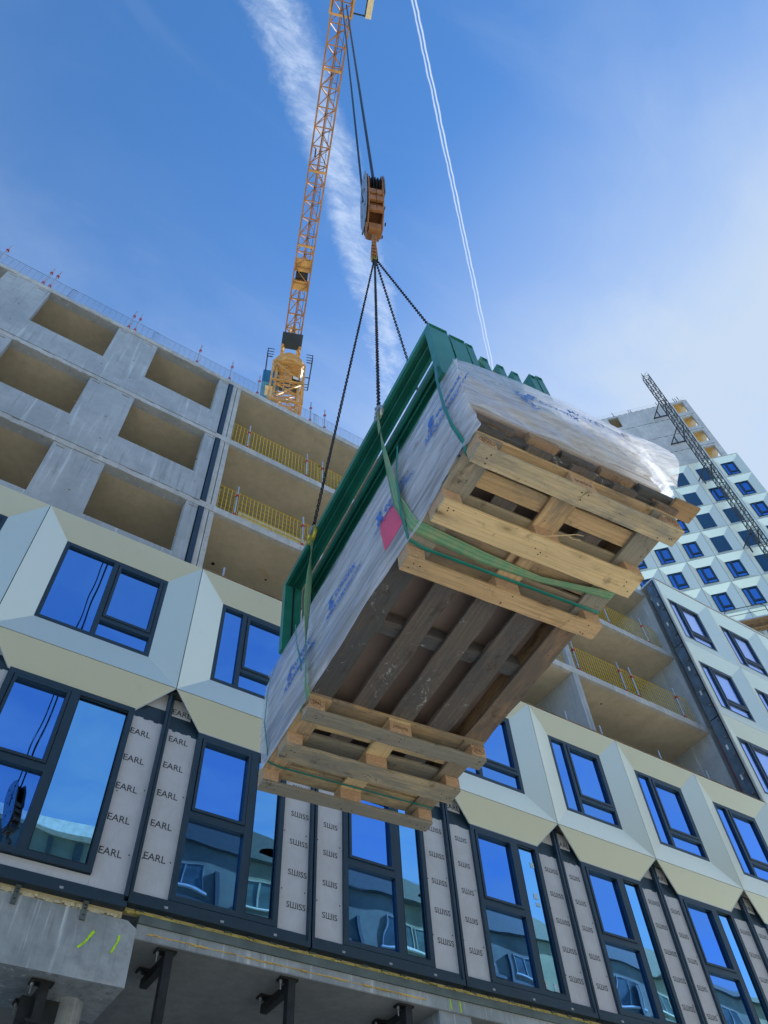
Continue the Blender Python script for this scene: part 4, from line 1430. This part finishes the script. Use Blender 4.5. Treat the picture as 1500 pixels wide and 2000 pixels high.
def epal(label, off, mats, seed):
    t = lthing('euro_pallet', label, 'pallet', off, 'euro pallets under the load')
    rn = random.Random(seed)
    # bottom runners (length along u)
    for k_, (w0, bw) in enumerate(((0, .10), (.3275, .145), (.70, .10))):
        me = board_mesh(1.2, bw, .022, 14, .0018, .003, seed + k_).mesh('runner', mats[k_])
        link('runner', me, t, (0, w0 + bw / 2, .011), (0, 0, rn.uniform(-.002, .002)))
        nl = MB()
        for cx in (.07, .60, 1.13):
            for _ in range(3 if k_ == 1 else 3):
                xx = cx + rn.uniform(-.04, .04); yy = w0 + bw / 2 + rn.uniform(-.035, .035)
                nl.tube((xx, yy, -.0012), (xx, yy, .002), .0042, 7)
        nl.stuff('nail', 'frame_dark', t)
    # blocks
    for w0, bw in ((0, .10), (.3275, .145), (.70, .10)):
        for u0, bu in ((0, .10), (.5275, .145), (1.10, .10)):
            m_ = MB().bevbox(-bu / 2, bu / 2, -bw / 2, bw / 2, -.039, .039, .003)
            bl = link('block', m_.mesh('block', 'chip'), t, (u0 + bu / 2, w0 + bw / 2, .061))
            if w0 == 0:
                if bu == .10:
                    s_ = link('stamp', STAMP, bl, (0, -bw / 2 - .0015, -.010), (PI / 2, 0, 0)); s_.scale = (.8, 1.1, 1)
                    s_ = link('stamp_ring', RING, bl, (0, -bw / 2 - .001, -.010), (PI / 2, 0, 0)); s_.scale = (.85, 1.0, 1)
                else:
                    q = MB()
                    for a in range(11):
                        q.box(-.048 + a * .009, -.0455 + a * .009, -.0, .001, -.012 + .004 * (a % 3), .014 - .006 * (a % 2))
                    link('stamp', q.mesh('stamp', 'ink_brown'), bl, (0, -bw / 2 - .0015, 0))
    # cross stringers (length along w)
    for k_, u0 in enumerate((0, .5275, 1.055)):
        me = board_mesh(.80, .145, .022, 8, .0015, .002, seed + 20 + k_).mesh('stringer', mats[3 + k_ % 2])
        link('stringer', me, t, (u0 + .0725, 0, .111), RY)
    # deck
    for k_, (w0, bw) in enumerate(((0, .145), (.1675, .10), (.3275, .145), (.5325, .10), (.655, .145))):
        me = board_mesh(1.2, bw, .022, 12, .0018, .003, seed + 40 + k_).mesh('deck_board', mats[5 + k_ % 3])
        link('deck_board', me, t, (0, w0 + bw / 2, .133), RX)
    return t


ep1 = epal('large near euro pallet under the upper end of the hanging load', (0, 0, 0), ('pine_grey', 'pine_pale', 'pine', 'pine_grey', 'pine', 'pine', 'pine', 'pine_pale'), 11)
ep2 = epal('far euro pallet under the lower end of the hanging load', (0, 1.92, 0), ('pine_grey', 'pine_grey', 'pine_grey', 'pine', 'pine_pale', 'pine', 'pine_pale', 'pine_grey'), 77)

# straw splinter caught on the near pallet
mb = MB().path([(.50, .33, -.004), (.56, .30, -.02), (.62, .27, -.018), (.70, .235, -.008), (.74, .23, -.004)], .0022, 5).path([(.585, .285, -.018), (.575, .26, -.02)], .0018, 5).path([(.66, .255, -.01), (.69, .262, -.02), (.73, .25, -.02)], .0018, 5)
o = mb.build('straw_splinter', 'pine_pale'); o.matrix_world = LM
tag(o, 'curled pale splinter sticking out from the middle runner of the near pallet', 'splinter')

# dark carrying pallet
V0 = .144
DL = 2.66
dp = lthing('long_pallet', 'long weathered dark timber pallet lying across both euro pallets', 'pallet', (0, -.03, V0))
bu = [(.005, .145), (.285, .135), (.545, .145), (.80, .145), (1.07, .14)]
for k_, (u0, bw) in enumerate(bu):
    me = board_mesh(DL, bw, .026, 26, .003, .006, 200 + k_).mesh('bottom_board', 'old_brown' if k_ == 4 else 'old_wood')
    link('bottom_board', me, dp, (u0 + bw / 2, .0, .013), RY)
for k_, (u0, bw) in enumerate(bu):
    me = board_mesh(DL - .02, .055, .10, 20, .002, .003, 230 + k_).mesh('bearer', 'bearer')
    link('bearer', me, dp, (u0 + bw - .052 if k_ < 4 else u0 + .03, .01, .078), RY)
for k_, w0 in enumerate((.02, 1.30, 2.55)):
    me = board_mesh(1.2, .10, .075, 12, .002, .003, 260 + k_).mesh('cross_piece', 'old_wood')
    link('cross_piece', me, dp, (.005, w0 + .05, .066), RX)
for k_, (u0, bw) in enumerate(((.0, .22), (.30, .17), (.50, .20), (.74, .20), (.98, .24))):
    me = board_mesh(.12, bw, .05, 3, .003, .004, 280 + k_).mesh('end_block', 'old_brown' if k_ % 2 else 'old_wood')
    link('end_block', me, dp, (u0 + bw / 2, -.015 + random.uniform(-.01, .01), .085 + .012 * (k_ % 2)), RY)
MB().box(-.01, 1.22, .0, DL - .02, .130, .150).build('top_deck', 'card', dp)
me = board_mesh(.16, .10, .022, 3, .002, .0, 299).mesh('batten', 'bearer')
link('batten', me, dp, (1.17, .0, .04), RX)

# wrapped stack of sheets
PB = .300
PT = .83
wp = lthing('wrapped_sheet_stack', 'stack of flat sheets wrapped in printed translucent film on the dark pallet', 'wrapped goods', (0, 0, 0))
nsh = 13
for k_ in range(nsh):
    z0 = PB + (PT - PB) * k_ / nsh
    j1, j2, j3 = random.uniform(-.012, .012), random.uniform(-.014, .010), random.uniform(-.02, .02)
    taper = .0 if k_ < nsh - 1 else .02
    MB().box(-.01 + j1, 1.205 + j1, -.015 + j2 + taper, 2.60 + j3 - taper, z0 + .004, z0 + (PT - PB) / nsh - .005).build('sheet', 'sheet' if k_ % 3 else 'sheet_dark', wp)


def ridged(x, y):
    return 1 - abs(noise.noise(Vector((x, y, 0)))) * 2


def side_disp(w_, v_):
    """outward bulge of the film on the long side (folds run along the length)"""
    d = .007 * ridged(w_ * .5, v_ * 9 + w_ * .9) + .0035 * ridged(w_ * 1.1 + 5, v_ * 26 + w_ * 2.0) + .005 * noise.noise(Vector((w_ * 1.4, v_ * 3, 3)))
    if w_ < .80:       # diagonal drag folds near the near corner
        dg = w_ * .75 + v_ * .95
        d += .007 * ridged(dg * 12, w_ * .8) * min(1, (.80 - w_) * 2)
    return (d + .004) * max(.12, 1 - max(0, (v_ - .62) / .22) ** 2)


def film_side():
    mb = MB(); nw, nv = 260, 46
    vs = []
    for i in range(nw + 1):
        w_ = -.060 + 2.69 * i / nw
        for j in range(nv + 1):
            f_ = j / nv
            v_ = .085 + .03 * noise.noise(Vector((w_ * 3, 0, 0))) + (PT + .012 - .085) * f_
            # lower part pulls in under the pallet edge, far end rises
            if w_ > 2.35:
                v_ = v_ - (w_ - 2.35) * .25 * f_
            u_ = -.022 - side_disp(w_, v_) - .012 * math.sin(PI * min(1, f_ * 1.1)) + .02 * (1 - f_) ** 4
            vs.append((u_, w_, v_))
    fs = [(i * (nv + 1) + j, (i + 1) * (nv + 1) + j, (i + 1) * (nv + 1) + j + 1, i * (nv + 1) + j + 1) for i in range(nw) for j in range(nv)]
    mb.add(vs, fs)
    return mb


def near_disp(u_, v_):
    d = .010 * ridged(u_ * 1.6 - v_ * 2.6, v_ * .8) + .006 * ridged(u_ * 4 + v_ * 5.5, 4 + v_) + .010 * noise.noise(Vector((u_ * 2, v_ * 3, 8)))
    k = max(0, u_ - .35)
    d += .034 * max(0, ridged(u_ * 2.6 + v_ * 3.0, 1.0)) * k + .016 * max(0, ridged(u_ * 6.1 + v_ * 6.0, 7.0)) * k
    return d


def near_vt(s_):
    return PT + .015 + .15 * math.sin(PI * min(1, max(0, s_) ** .9)) * .8 + .010 * noise.noise(Vector((s_ * 5, 0, 5)))


def near_vb(s_):
    return .285 + .012 * noise.noise(Vector((s_ * 8, 1, 0)))


def near_y(u_, v_, s_, f_):
    out = .03 + near_disp(u_, v_) + .035 * s_ * math.sin(PI * f_) * (1 + s_)
    return -.02 - (.035 + (out - .035) * min(1, max(0, s_) * 12)) * (1 - .45 * f_ ** 3)


def film_near():
    mb = MB(); nu, nv = 220, 60
    vs = []
    for i in range(nu + 1):
        s_ = i / nu
        for j in range(nv + 1):
            f_ = j / nv
            vt = near_vt(s_)
            vb = near_vb(s_)
            v_ = vb + (vt - vb) * f_
            u_ = -.040 + s_ * (1.255 + .05 * math.sin(PI * f_))
            vs.append((u_, near_y(u_, v_, s_, f_), v_))
    fs = [(i * (nv + 1) + j, i * (nv + 1) + j + 1, (i + 1) * (nv + 1) + j + 1, (i + 1) * (nv + 1) + j) for i in range(nu) for j in range(nv)]
    mb.add(vs, fs)
    return mb


def film_right():
    mb = MB(); nw, nv = 90, 24
    vs = []
    for i in range(nw + 1):
        w_ = -.05 + 2.66 * i / nw
        for j in range(nv + 1):
            f_ = j / nv
            v_ = .30 + (PT - .30) * f_
            vs.append((1.225 + .012 * ridged(w_ * 1.5, v_ * 12) + .06 * max(0, .5 - w_) * math.sin(PI * f_), w_, v_))
    fs = [(i * (nv + 1) + j, i * (nv + 1) + j + 1, (i + 1) * (nv + 1) + j + 1, (i + 1) * (nv + 1) + j) for i in range(nw) for j in range(nv)]
    mb.add(vs, fs)
    return mb


def film_top():
    mb = MB(); nu, nw = 60, 70
    vs = []
    for i in range(nu + 1):
        u_ = -.03 + 1.28 * i / nu
        for j in range(nw + 1):
            w_ = -.03 + 2.64 * j / nw
            rise = (near_vt((u_ + .03) / 1.28) - PT - .012) * max(0, 1 - max(0, w_) * 1.6)
            vs.append((u_, w_, PT + .012 + rise + .006 * noise.noise(Vector((u_ * 6, w_ * 6, 2))) * min(1, max(0, w_) * 8)))
    fs = [(i * (nw + 1) + j, (i + 1) * (nw + 1) + j, (i + 1) * (nw + 1) + j + 1, i * (nw + 1) + j + 1) for i in range(nu) for j in range(nw)]
    mb.add(vs, fs)
    return mb


film_side().build('film', 'film', wp, smooth=True)
film_near().build('film', 'film', wp, smooth=True)
film_right().build('film', 'film', wp, smooth=True)
film_top().build('film', 'film', wp, smooth=True)


def wrap_text(body, size, w0, v0, slope=0.0, face='side', mat='ink_blue', bold=.0012, shear=0.0):
    """lettering printed on the film, following its folds"""
    me = text_mesh(body, size, mat, bold=bold, shear=shear)
    for vtx in me.vertices:
        x, y = vtx.co.x, vtx.co.y
        if face == 'side':
            w_ = w0 - x * math.cos(slope) + y * math.sin(slope)
            v_ = v0 + x * math.sin(slope) + y * math.cos(slope)
            f_ = max(0, (v_ - .085) / (PT + .012 - .085))
            u_ = -.022 - side_disp(w_, v_) - .012 * math.sin(PI * min(1, f_ * 1.1)) + .02 * (1 - f_) ** 4 - .005
            vtx.co = (u_, w_, v_)
        else:
            u_ = w0 + x * math.cos(slope) - y * math.sin(slope)
            v_ = v0 + x * math.sin(slope) + y * math.cos(slope)
            s_ = (u_ + .03) / 1.29
            f_ = (v_ - near_vb(s_)) / (near_vt(s_) - near_vb(s_))
            vtx.co = (u_, near_y(u_, v_, s_, f_) - .012, v_)
    return link('print', me, wp)


for w0, v0 in ((.235, .545), (.86, .505), (1.50, .465), (2.13, .435)):
    wrap_text('covonx', .088, w0 - .04, v0, 0, bold=.0015, shear=.15)
    wrap_text('AFBOUWMARKETTEN', .047, w0 + .09, v0 - .075, 0, bold=.0010, shear=.15)
    wrap_text('g', .15, w0 + .045, v0 + .005, 0, bold=.004)
wrap_text('AFBOU', .062, .285, .690, -1.05, 'near', bold=.0015)
wrap_text('g', .13, .365, .680, -.5, 'near', bold=.004)
wrap_text('covonx', .080, .44, .640, -.30, 'near', bold=.0015, shear=-.2)
wrap_text('MARKETTEN', .062, .62, .640, -.12, 'near', bold=.0008, shear=-.2)
wrap_text('8031', .03, .44, .60, 0, 'side', 'ink_grey', .0006)
wrap_text('7 5 0 2', .03, .60, .50, 0, 'side', 'ink_grey', .0006)
# pink label
mb = MB(); nw, nv = 8, 8; vs = []
cor = [(.676, .466), (.666, .217), (.862, .212), (.871, .503)]
for i in range(nw + 1):
    for j in range(nv + 1):
        a, b = i / nw, j / nv
        w_ = (cor[0][0] * (1 - a) + cor[3][0] * a) * (1 - b) + (cor[1][0] * (1 - a) + cor[2][0] * a) * b
        v_ = (cor[0][1] * (1 - a) + cor[3][1] * a) * (1 - b) + (cor[1][1] * (1 - a) + cor[2][1] * a) * b
        f_ = max(0, (v_ - .085) / (PT + .012 - .085))
        vs.append((-.022 - side_disp(w_, v_) - .012 * math.sin(PI * min(1, f_ * 1.1)) + .02 * (1 - f_) ** 4 - .002, w_, v_))
mb.add(vs, [(i * (nv + 1) + j, (i + 1) * (nv + 1) + j, (i + 1) * (nv + 1) + j + 1, i * (nv + 1) + j + 1) for i in range(nw) for j in range(nv)])
mb.build('label', 'pink', wp)

# ---- green steel frames standing on the stack
def staple(label, u0, u1, w0, w1, vtop, vbot, leg, depth, groove=True):
    """upside-down U frame: top beam, near leg, far leg"""
    t = lthing('green_steel_frame', label, 'steel frame', (0, 0, 0), 'green steel frames standing on the wrapped stack')
    lip = .05
    mb = MB().box(u0, u1, w0, w1, vtop - .006, vtop).box(u0, u0 + .006, w0, w1, vtop - lip, vtop - .006).box(u1 - .006, u1, w0, w1, vtop - lip, vtop - .006)
    if groove and u1 - u0 > .08:
        c_ = (u0 + u1) / 2
        mb.box(c_ - .006, c_ + .006, w0 + .01, w1 - .01, vtop - .032, vtop - .006)
    mb.box(u0 + .006, u0 + .022, w0, w1, vtop - lip, vtop - lip + .005).box(u1 - .022, u1 - .006, w0, w1, vtop - lip, vtop - lip + .005)
    mb.build('top_beam', 'green', t)
    for wa, wb in ((w0 + .001, w0 + leg), (w1 - leg, w1 - .001)):
        m2 = MB().bevbox(u0, u1, wa, wb, vbot, vtop - .052, .003)
        inner = wb if wa < 1 else wa
        m2.build('leg', 'green', t)
        if groove and u1 - u0 > .08:
            c_ = (u0 + u1) / 2; s_ = .006 if wa < 1 else -.006
            MB().box(c_ - .005, c_ + .005, min(inner, inner + s_), max(inner, inner + s_), vbot, vtop - .06).build('rib', 'frame_dark', t)
    return t


staple('wide green frame standing outermost on the left edge of the stack', -.045, .088, .055, 2.385, 1.60, PT + .03, .055, .1)
staple('green frame second from the left edge, beside the narrow slit of sky', .112, .222, .065, 2.375, 1.60, PT + .03, .05, .1)
staple('slim green frame third from the left edge of the stack', .236, .285, .07, 2.36, 1.60, PT + .03, .05, .1, False)
for k_, (u0, dv, lab) in enumerate(((.325, -.045, 'short green frame next right of the three tall frames'), (.445, -.045, 'second short green frame to the right of the tall frames'),
                                    (.555, -.045, 'third short green frame to the right of the tall frames'), (.715, .06, 'green frame left of the rightmost pair above the film'),
                                    (.775, .09, 'rightmost green frame above the wrapped film'))):
    staple(lab, u0, u0 + .048, .07, 2.30, 1.52 + dv, PT + .02, .05, .1, False)
    if k_ < 4:
        o = lthing('timber_spacer', 'tan timber spacer wedged beside the %s short green frame' % ('first', 'second', 'third', 'fourth')[k_], 'timber', (0, 0, 0), 'timber spacers between the green frames')
        me = board_mesh(2.1, .055, .05, 8, .001, 0, 400 + k_).mesh('batten', 'pine')
        link('batten', me, o, (u0 + .085, .10, 1.42 + dv), RY)
# web plates closing the left side band (holes in them)
o = lthing('green_side_rail', 'dark green steel rail lying between the tall frames and the film top', 'steel rail', (0, 0, 0))
MB().box(.10, .118, .13, 2.3, 1.00, 1.18).box(.118, .26, .13, 2.3, 1.0, 1.006).build('rail', 'green', o)
for w0 in (.50, 1.02, 1.60, 2.02):
    MB().tube((.096, w0, 1.09), (.0995, w0, 1.09), .022, 12).build('hole', 'frame_dark', o)

# ---- binding straps (thin) and webbing slings
def ribbon(pts, wid, dirs, mat, name, parent=None, th=.002, tw=None):
    """flat band through pts; dirs = width direction at each point"""
    mb = MB(); vs = []; uvs = []
    n = len(pts)
    L = 0
    Ls = [0]
    for a, b in zip(pts[:-1], pts[1:]):
        L += (Vector(b) - Vector(a)).length; Ls.append(L)
    for i, (p, d) in enumerate(zip(pts, dirs)):
        p = Vector(p); d = Vector(d).normalized()
        tg = (Vector(pts[min(i + 1, n - 1)]) - Vector(pts[max(i - 1, 0)])).normalized()
        nn = tg.cross(d).normalized()
        w_ = wid[i] if isinstance(wid, (list, tuple)) else wid
        for k_ in range(5):
            f_ = k_ / 4 - .5
            vs.append(p + d * w_ * f_ + nn * (th * (1 - (2 * f_) ** 2))); uvs.append((k_ / 4, Ls[i]))
        for k_ in range(4, -1, -1):
            f_ = k_ / 4 - .5
            vs.append(p + d * w_ * f_ - nn * th * .4); uvs.append((k_ / 4, Ls[i]))
    fs = []
    for i in range(n - 1):
        for k_ in range(10):
            fs.append((i * 10 + k_, i * 10 + (k_ + 1) % 10, (i + 1) * 10 + (k_ + 1) % 10, (i + 1) * 10 + k_))
    mb.add(vs, fs)
    me = mb.mesh(name, mat, smooth=True)
    uvl = me.uv_layers.new(name='UVMap')
    for lp in me.loops:
        uvl.data[lp.index].uv = uvs[lp.vertex_index]
    o = link(name, me, parent)
    return o


def dense(pts, dirs, n=12):
    P_, D_ = [], []
    for i in range(len(pts) - 1):
        for k_ in range(n):
            f_ = k_ / n
            P_.append(Vector(pts[i]).lerp(Vector(pts[i + 1]), f_)); D_.append(Vector(dirs[i]).lerp(Vector(dirs[i + 1]), f_))
    P_.append(Vector(pts[-1])); D_.append(Vector(dirs[-1]))
    return P_, D_


Wd_ = (0, 1, 0)


def strap(label, pts, wd=.022):
    t = lthing('binding_strap', label, 'strap', (0, 0, 0), 'thin teal binding straps round the load')
    p, d = dense(pts, [Wd_] * len(pts), 8)
    ribbon(p, wd, d, 'teal', 'strap', t, .0015)
    return t


strap('thin teal strap at the near corner, ending on the pallet edge', [(-.058, .085, 1.0), (-.076, .083, .80), (-.080, .080, .45), (-.062, .078, .26), (-.024, .074, .12), (-.004, .100, .093), (.02, .114, .093), (1.0, .114, .093), (1.206, .114, .096), (1.24, .1, .3), (1.26, .1, .82)])
strap('thin teal strap running under the near pallet beside the wide sling', [(-.065, .56, .83), (-.086, .58, .5), (-.070, .61, .22), (-.006, .668, .093), (.10, .685, .090), (1.195, .680, .093), (1.215, .68, .13), (1.24, .64, .8)], .020)
strap('thin teal strap round the far end of the load', [(-.062, 2.38, .74), (-.086, 2.42, .55), (-.076, 2.46, .3), (-.03, 2.50, .14), (-.006, 2.55, .093), (.08, 2.57, .090), (1.195, 2.585, .093), (1.215, 2.585, .13), (1.24, 2.52, .75)], .016)
o = lthing('loose_strap_tail', 'loose curved teal strap tail hanging beside the far sling', 'strap', (0, 0, 0))
p, d = dense([(-.07, 2.02, .78), (-.085, 1.97, .66), (-.095, 1.92, .5), (-.09, 1.87, .34), (-.08, 1.86, .22)], [(0, 1, .1), (0, 1, .3), (.2, 1, .2), (0, 1, 0), (0, 1, 0)], 6)
ribbon(p, .020, d, 'teal', 'strap', o, .0012)

SL = [(-.10, .66, 1.39), (-.10, 1.71, 1.39), (1.32, .66, 1.36), (1.32, 1.71, 1.36)]
o = lthing('webbing_sling', 'wide green webbing sling passing under the near pallet and twisting to its right edge', 'sling', (0, 0, 0), 'green webbing slings')
pts = [(-.10, .665, 1.33), (-.100, .67, 1.20), (-.098, .665, 1.0), (-.085, .65, .70), (-.07, .63, .35), (-.02, .59, .11), (-.002, .585, .094), (.06, .585, .088), (.4, .61, .087), (.75, .61, .086), (1.0, .57, .088), (1.19, .545, .091), (1.21, .56, .12), (1.27, .62, .6), (1.32, .66, 1.33)]
dirs = [(.5, .6, 0), (.5, .8, 0), (.4, 1, 0), (.2, 1, 0), (0, 1, 0), (0, 1, 0), (0, 1, 0), (0, 1, 0), (0, 1, 0), (0, 1, .2), (0, 1, .1), (0, 1, 0), (0, 1, 0), (0, 1, 0), (0, 1, 0)]
wid = [.040, .045, .060, .072, .076, .076, .078, .078, .072, .046, .046, .060, .06, .06, .05]
p, d = dense(pts, dirs, 8)
wd_ = [wid[min(i // 8, 13)] * (1 - (i % 8) / 8) + wid[min(i // 8 + 1, 14)] * (i % 8) / 8 for i in range(len(p))]
ribbon(p, wd_, d, 'web', 'webbing', o, .004)
# folded double layer near the shackle
p, d = dense([(-.112, .655, 1.36), (-.114, .66, 1.25), (-.112, .655, 1.12)], [(.3, .8, 0), (.3, .9, 0), (.2, 1, 0)], 6)
ribbon(p, .05, d, 'web', 'webbing', o, .004)
o = lthing('webbing_sling', 'narrow twisted green sling hanging from the far yellow shackle to the far pallet', 'sling', (0, 0, 0), 'green webbing slings')
pts = [(-.10, 1.71, 1.33), (-.10, 1.715, 1.15), (-.10, 1.73, .95), (-.098, 1.76, .72), (-.085, 1.80, .42), (-.05, 1.86, .12), (-.018, 1.895, .06), (-.006, 2.03, .098), (.04, 2.052, .094), (1.15, 2.052, .094), (1.21, 2.0, .12), (1.27, 1.8, .6), (1.32, 1.71, 1.33)]
dirs = [(.7, .6, 0), (.4, 1, 0), (.8, .45, 0), (.9, .3, 0), (.5, .9, 0), (.2, 1, 0), (0, 1, 0), (0, 1, 0), (0, 1, 0), (0, 1, 0), (0, 1, 0), (0, 1, 0), (0, 1, 0)]
p, d = dense(pts, dirs, 8)
ribbon([x for x, in zip(p)], .055, d, 'web', 'webbing', o, .004)


# ---- chains, master link, shackles
def link_mesh(mb, c, ax_, side, L, Wd, r):
    """one oval link centred c, long axis ax_, width axis side"""
    n = 10; pts = []
    for k_ in range(n):
        a = 2 * PI * k_ / n
        x = math.cos(a) * (Wd / 2 - r)
        y = math.sin(a) * (Wd / 2 - r) + math.copysign(L / 2 - Wd / 2, math.sin(a) if abs(math.sin(a)) > 1e-6 else 1)
        pts.append(c + side * x + ax_ * y)
    mb.path(pts, r, 5, True)


def chain(a, b, label, pitch=.034, r=.0054, sag=0.0):
    a = Vector(a); b = Vector(b)
    n = int((b - a).length / pitch)
    d = (b - a).normalized()
    s1 = d.orthogonal().normalized(); s2 = d.cross(s1)
    mb = MB()
    for k_ in range(n):
        c = a.lerp(b, (k_ + .5) / n)
        ang = random.uniform(-.15, .15) + .3
        e1 = s1 * math.cos(ang) + s2 * math.sin(ang); e2 = d.cross(e1)
        link_mesh(mb, c, d, e1 if k_ % 2 else e2, pitch + 2 * r * 1.05, .033, r)
    t = thing('lifting_chain', label, 'chain', tuple(a), 'four chains of the lifting sling')
    o = mb.build('chain_links', 'chain', t, smooth=True)
    o.matrix_parent_inverse = Matrix.Translation(-a)
    tag(o, kind='stuff')
    return t


ml = HM @ Vector((.0, 0, -.17))
SLw = [LM @ Vector(s_) for s_ in SL]
labs = ['steel chain from the hook to the sling in front of the green frames', 'steel chain from the hook to the far yellow shackle at left',
        'steel chain slanting right from the hook to behind the green frame corner', 'steel chain from the hook going down behind the green frames']
# right-hand chains end where the photograph shows them pass behind the frames
for s_, l_ in zip(SLw, labs):
    chain(ml + (s_ - ml).normalized() * .10 + Vector((0, 0, -.03)), s_ + (ml - s_).normalized() * .05, l_)
mk = thing('master_link', 'brassy master link hanging in the crane hook above the chains', 'link', matrix=HM)
mb = MB(); link_mesh(mb, Vector((0, 0, -.075)), Vector((0, 0, 1)), Vector((0, 1, 0)), .24, .16, .017); mb.build('ring', 'brass', mk, smooth=True)
for k_, (x, y) in enumerate(((-.05, 0), (.05, 0), (0, -.04), (0, .04))):
    mb = MB(); link_mesh(mb, Vector((x, y, -.215)), Vector((x * 2, y * 2, -1)).normalized(), Vector((0, 1, 0)) if k_ < 2 else Vector((1, 0, 0)), .13, .075, .012)
    mb.build('coupling_link', 'brass' if k_ % 2 == 0 else 'chain', mk, smooth=True)
slabs = ['grey shackle joining the chain to the wide near sling', 'yellow round shackle joining the left chain to the narrow far sling',
         'shackle on the hidden near right corner of the load', 'shackle on the hidden far right corner of the load']
for k_, (s_, l_) in enumerate(zip(SL, slabs)):
    t = lthing('shackle', l_, 'shackle', s_, 'shackles between chains and slings')
    mb = MB()
    R_ = .062 if k_ == 1 else .045
    pts = [(0, R_ * math.cos(a), -.01 + R_ * math.sin(a)) for a in np.linspace(-PI * .5 - 2.5, -PI * .5 + 2.5, 22)]
    mb.path(pts, .014 if k_ == 1 else .012, 8)
    mb.build('bow', 'brass' if k_ == 1 else 'steel', t, smooth=True)
    MB().tube((0, -R_ * .75, .045), (0, R_ * .75, .045), .012, 8).tube((0, -.02, .05), (0, .02, .085), .016, 8).build('pin', 'steel', t)
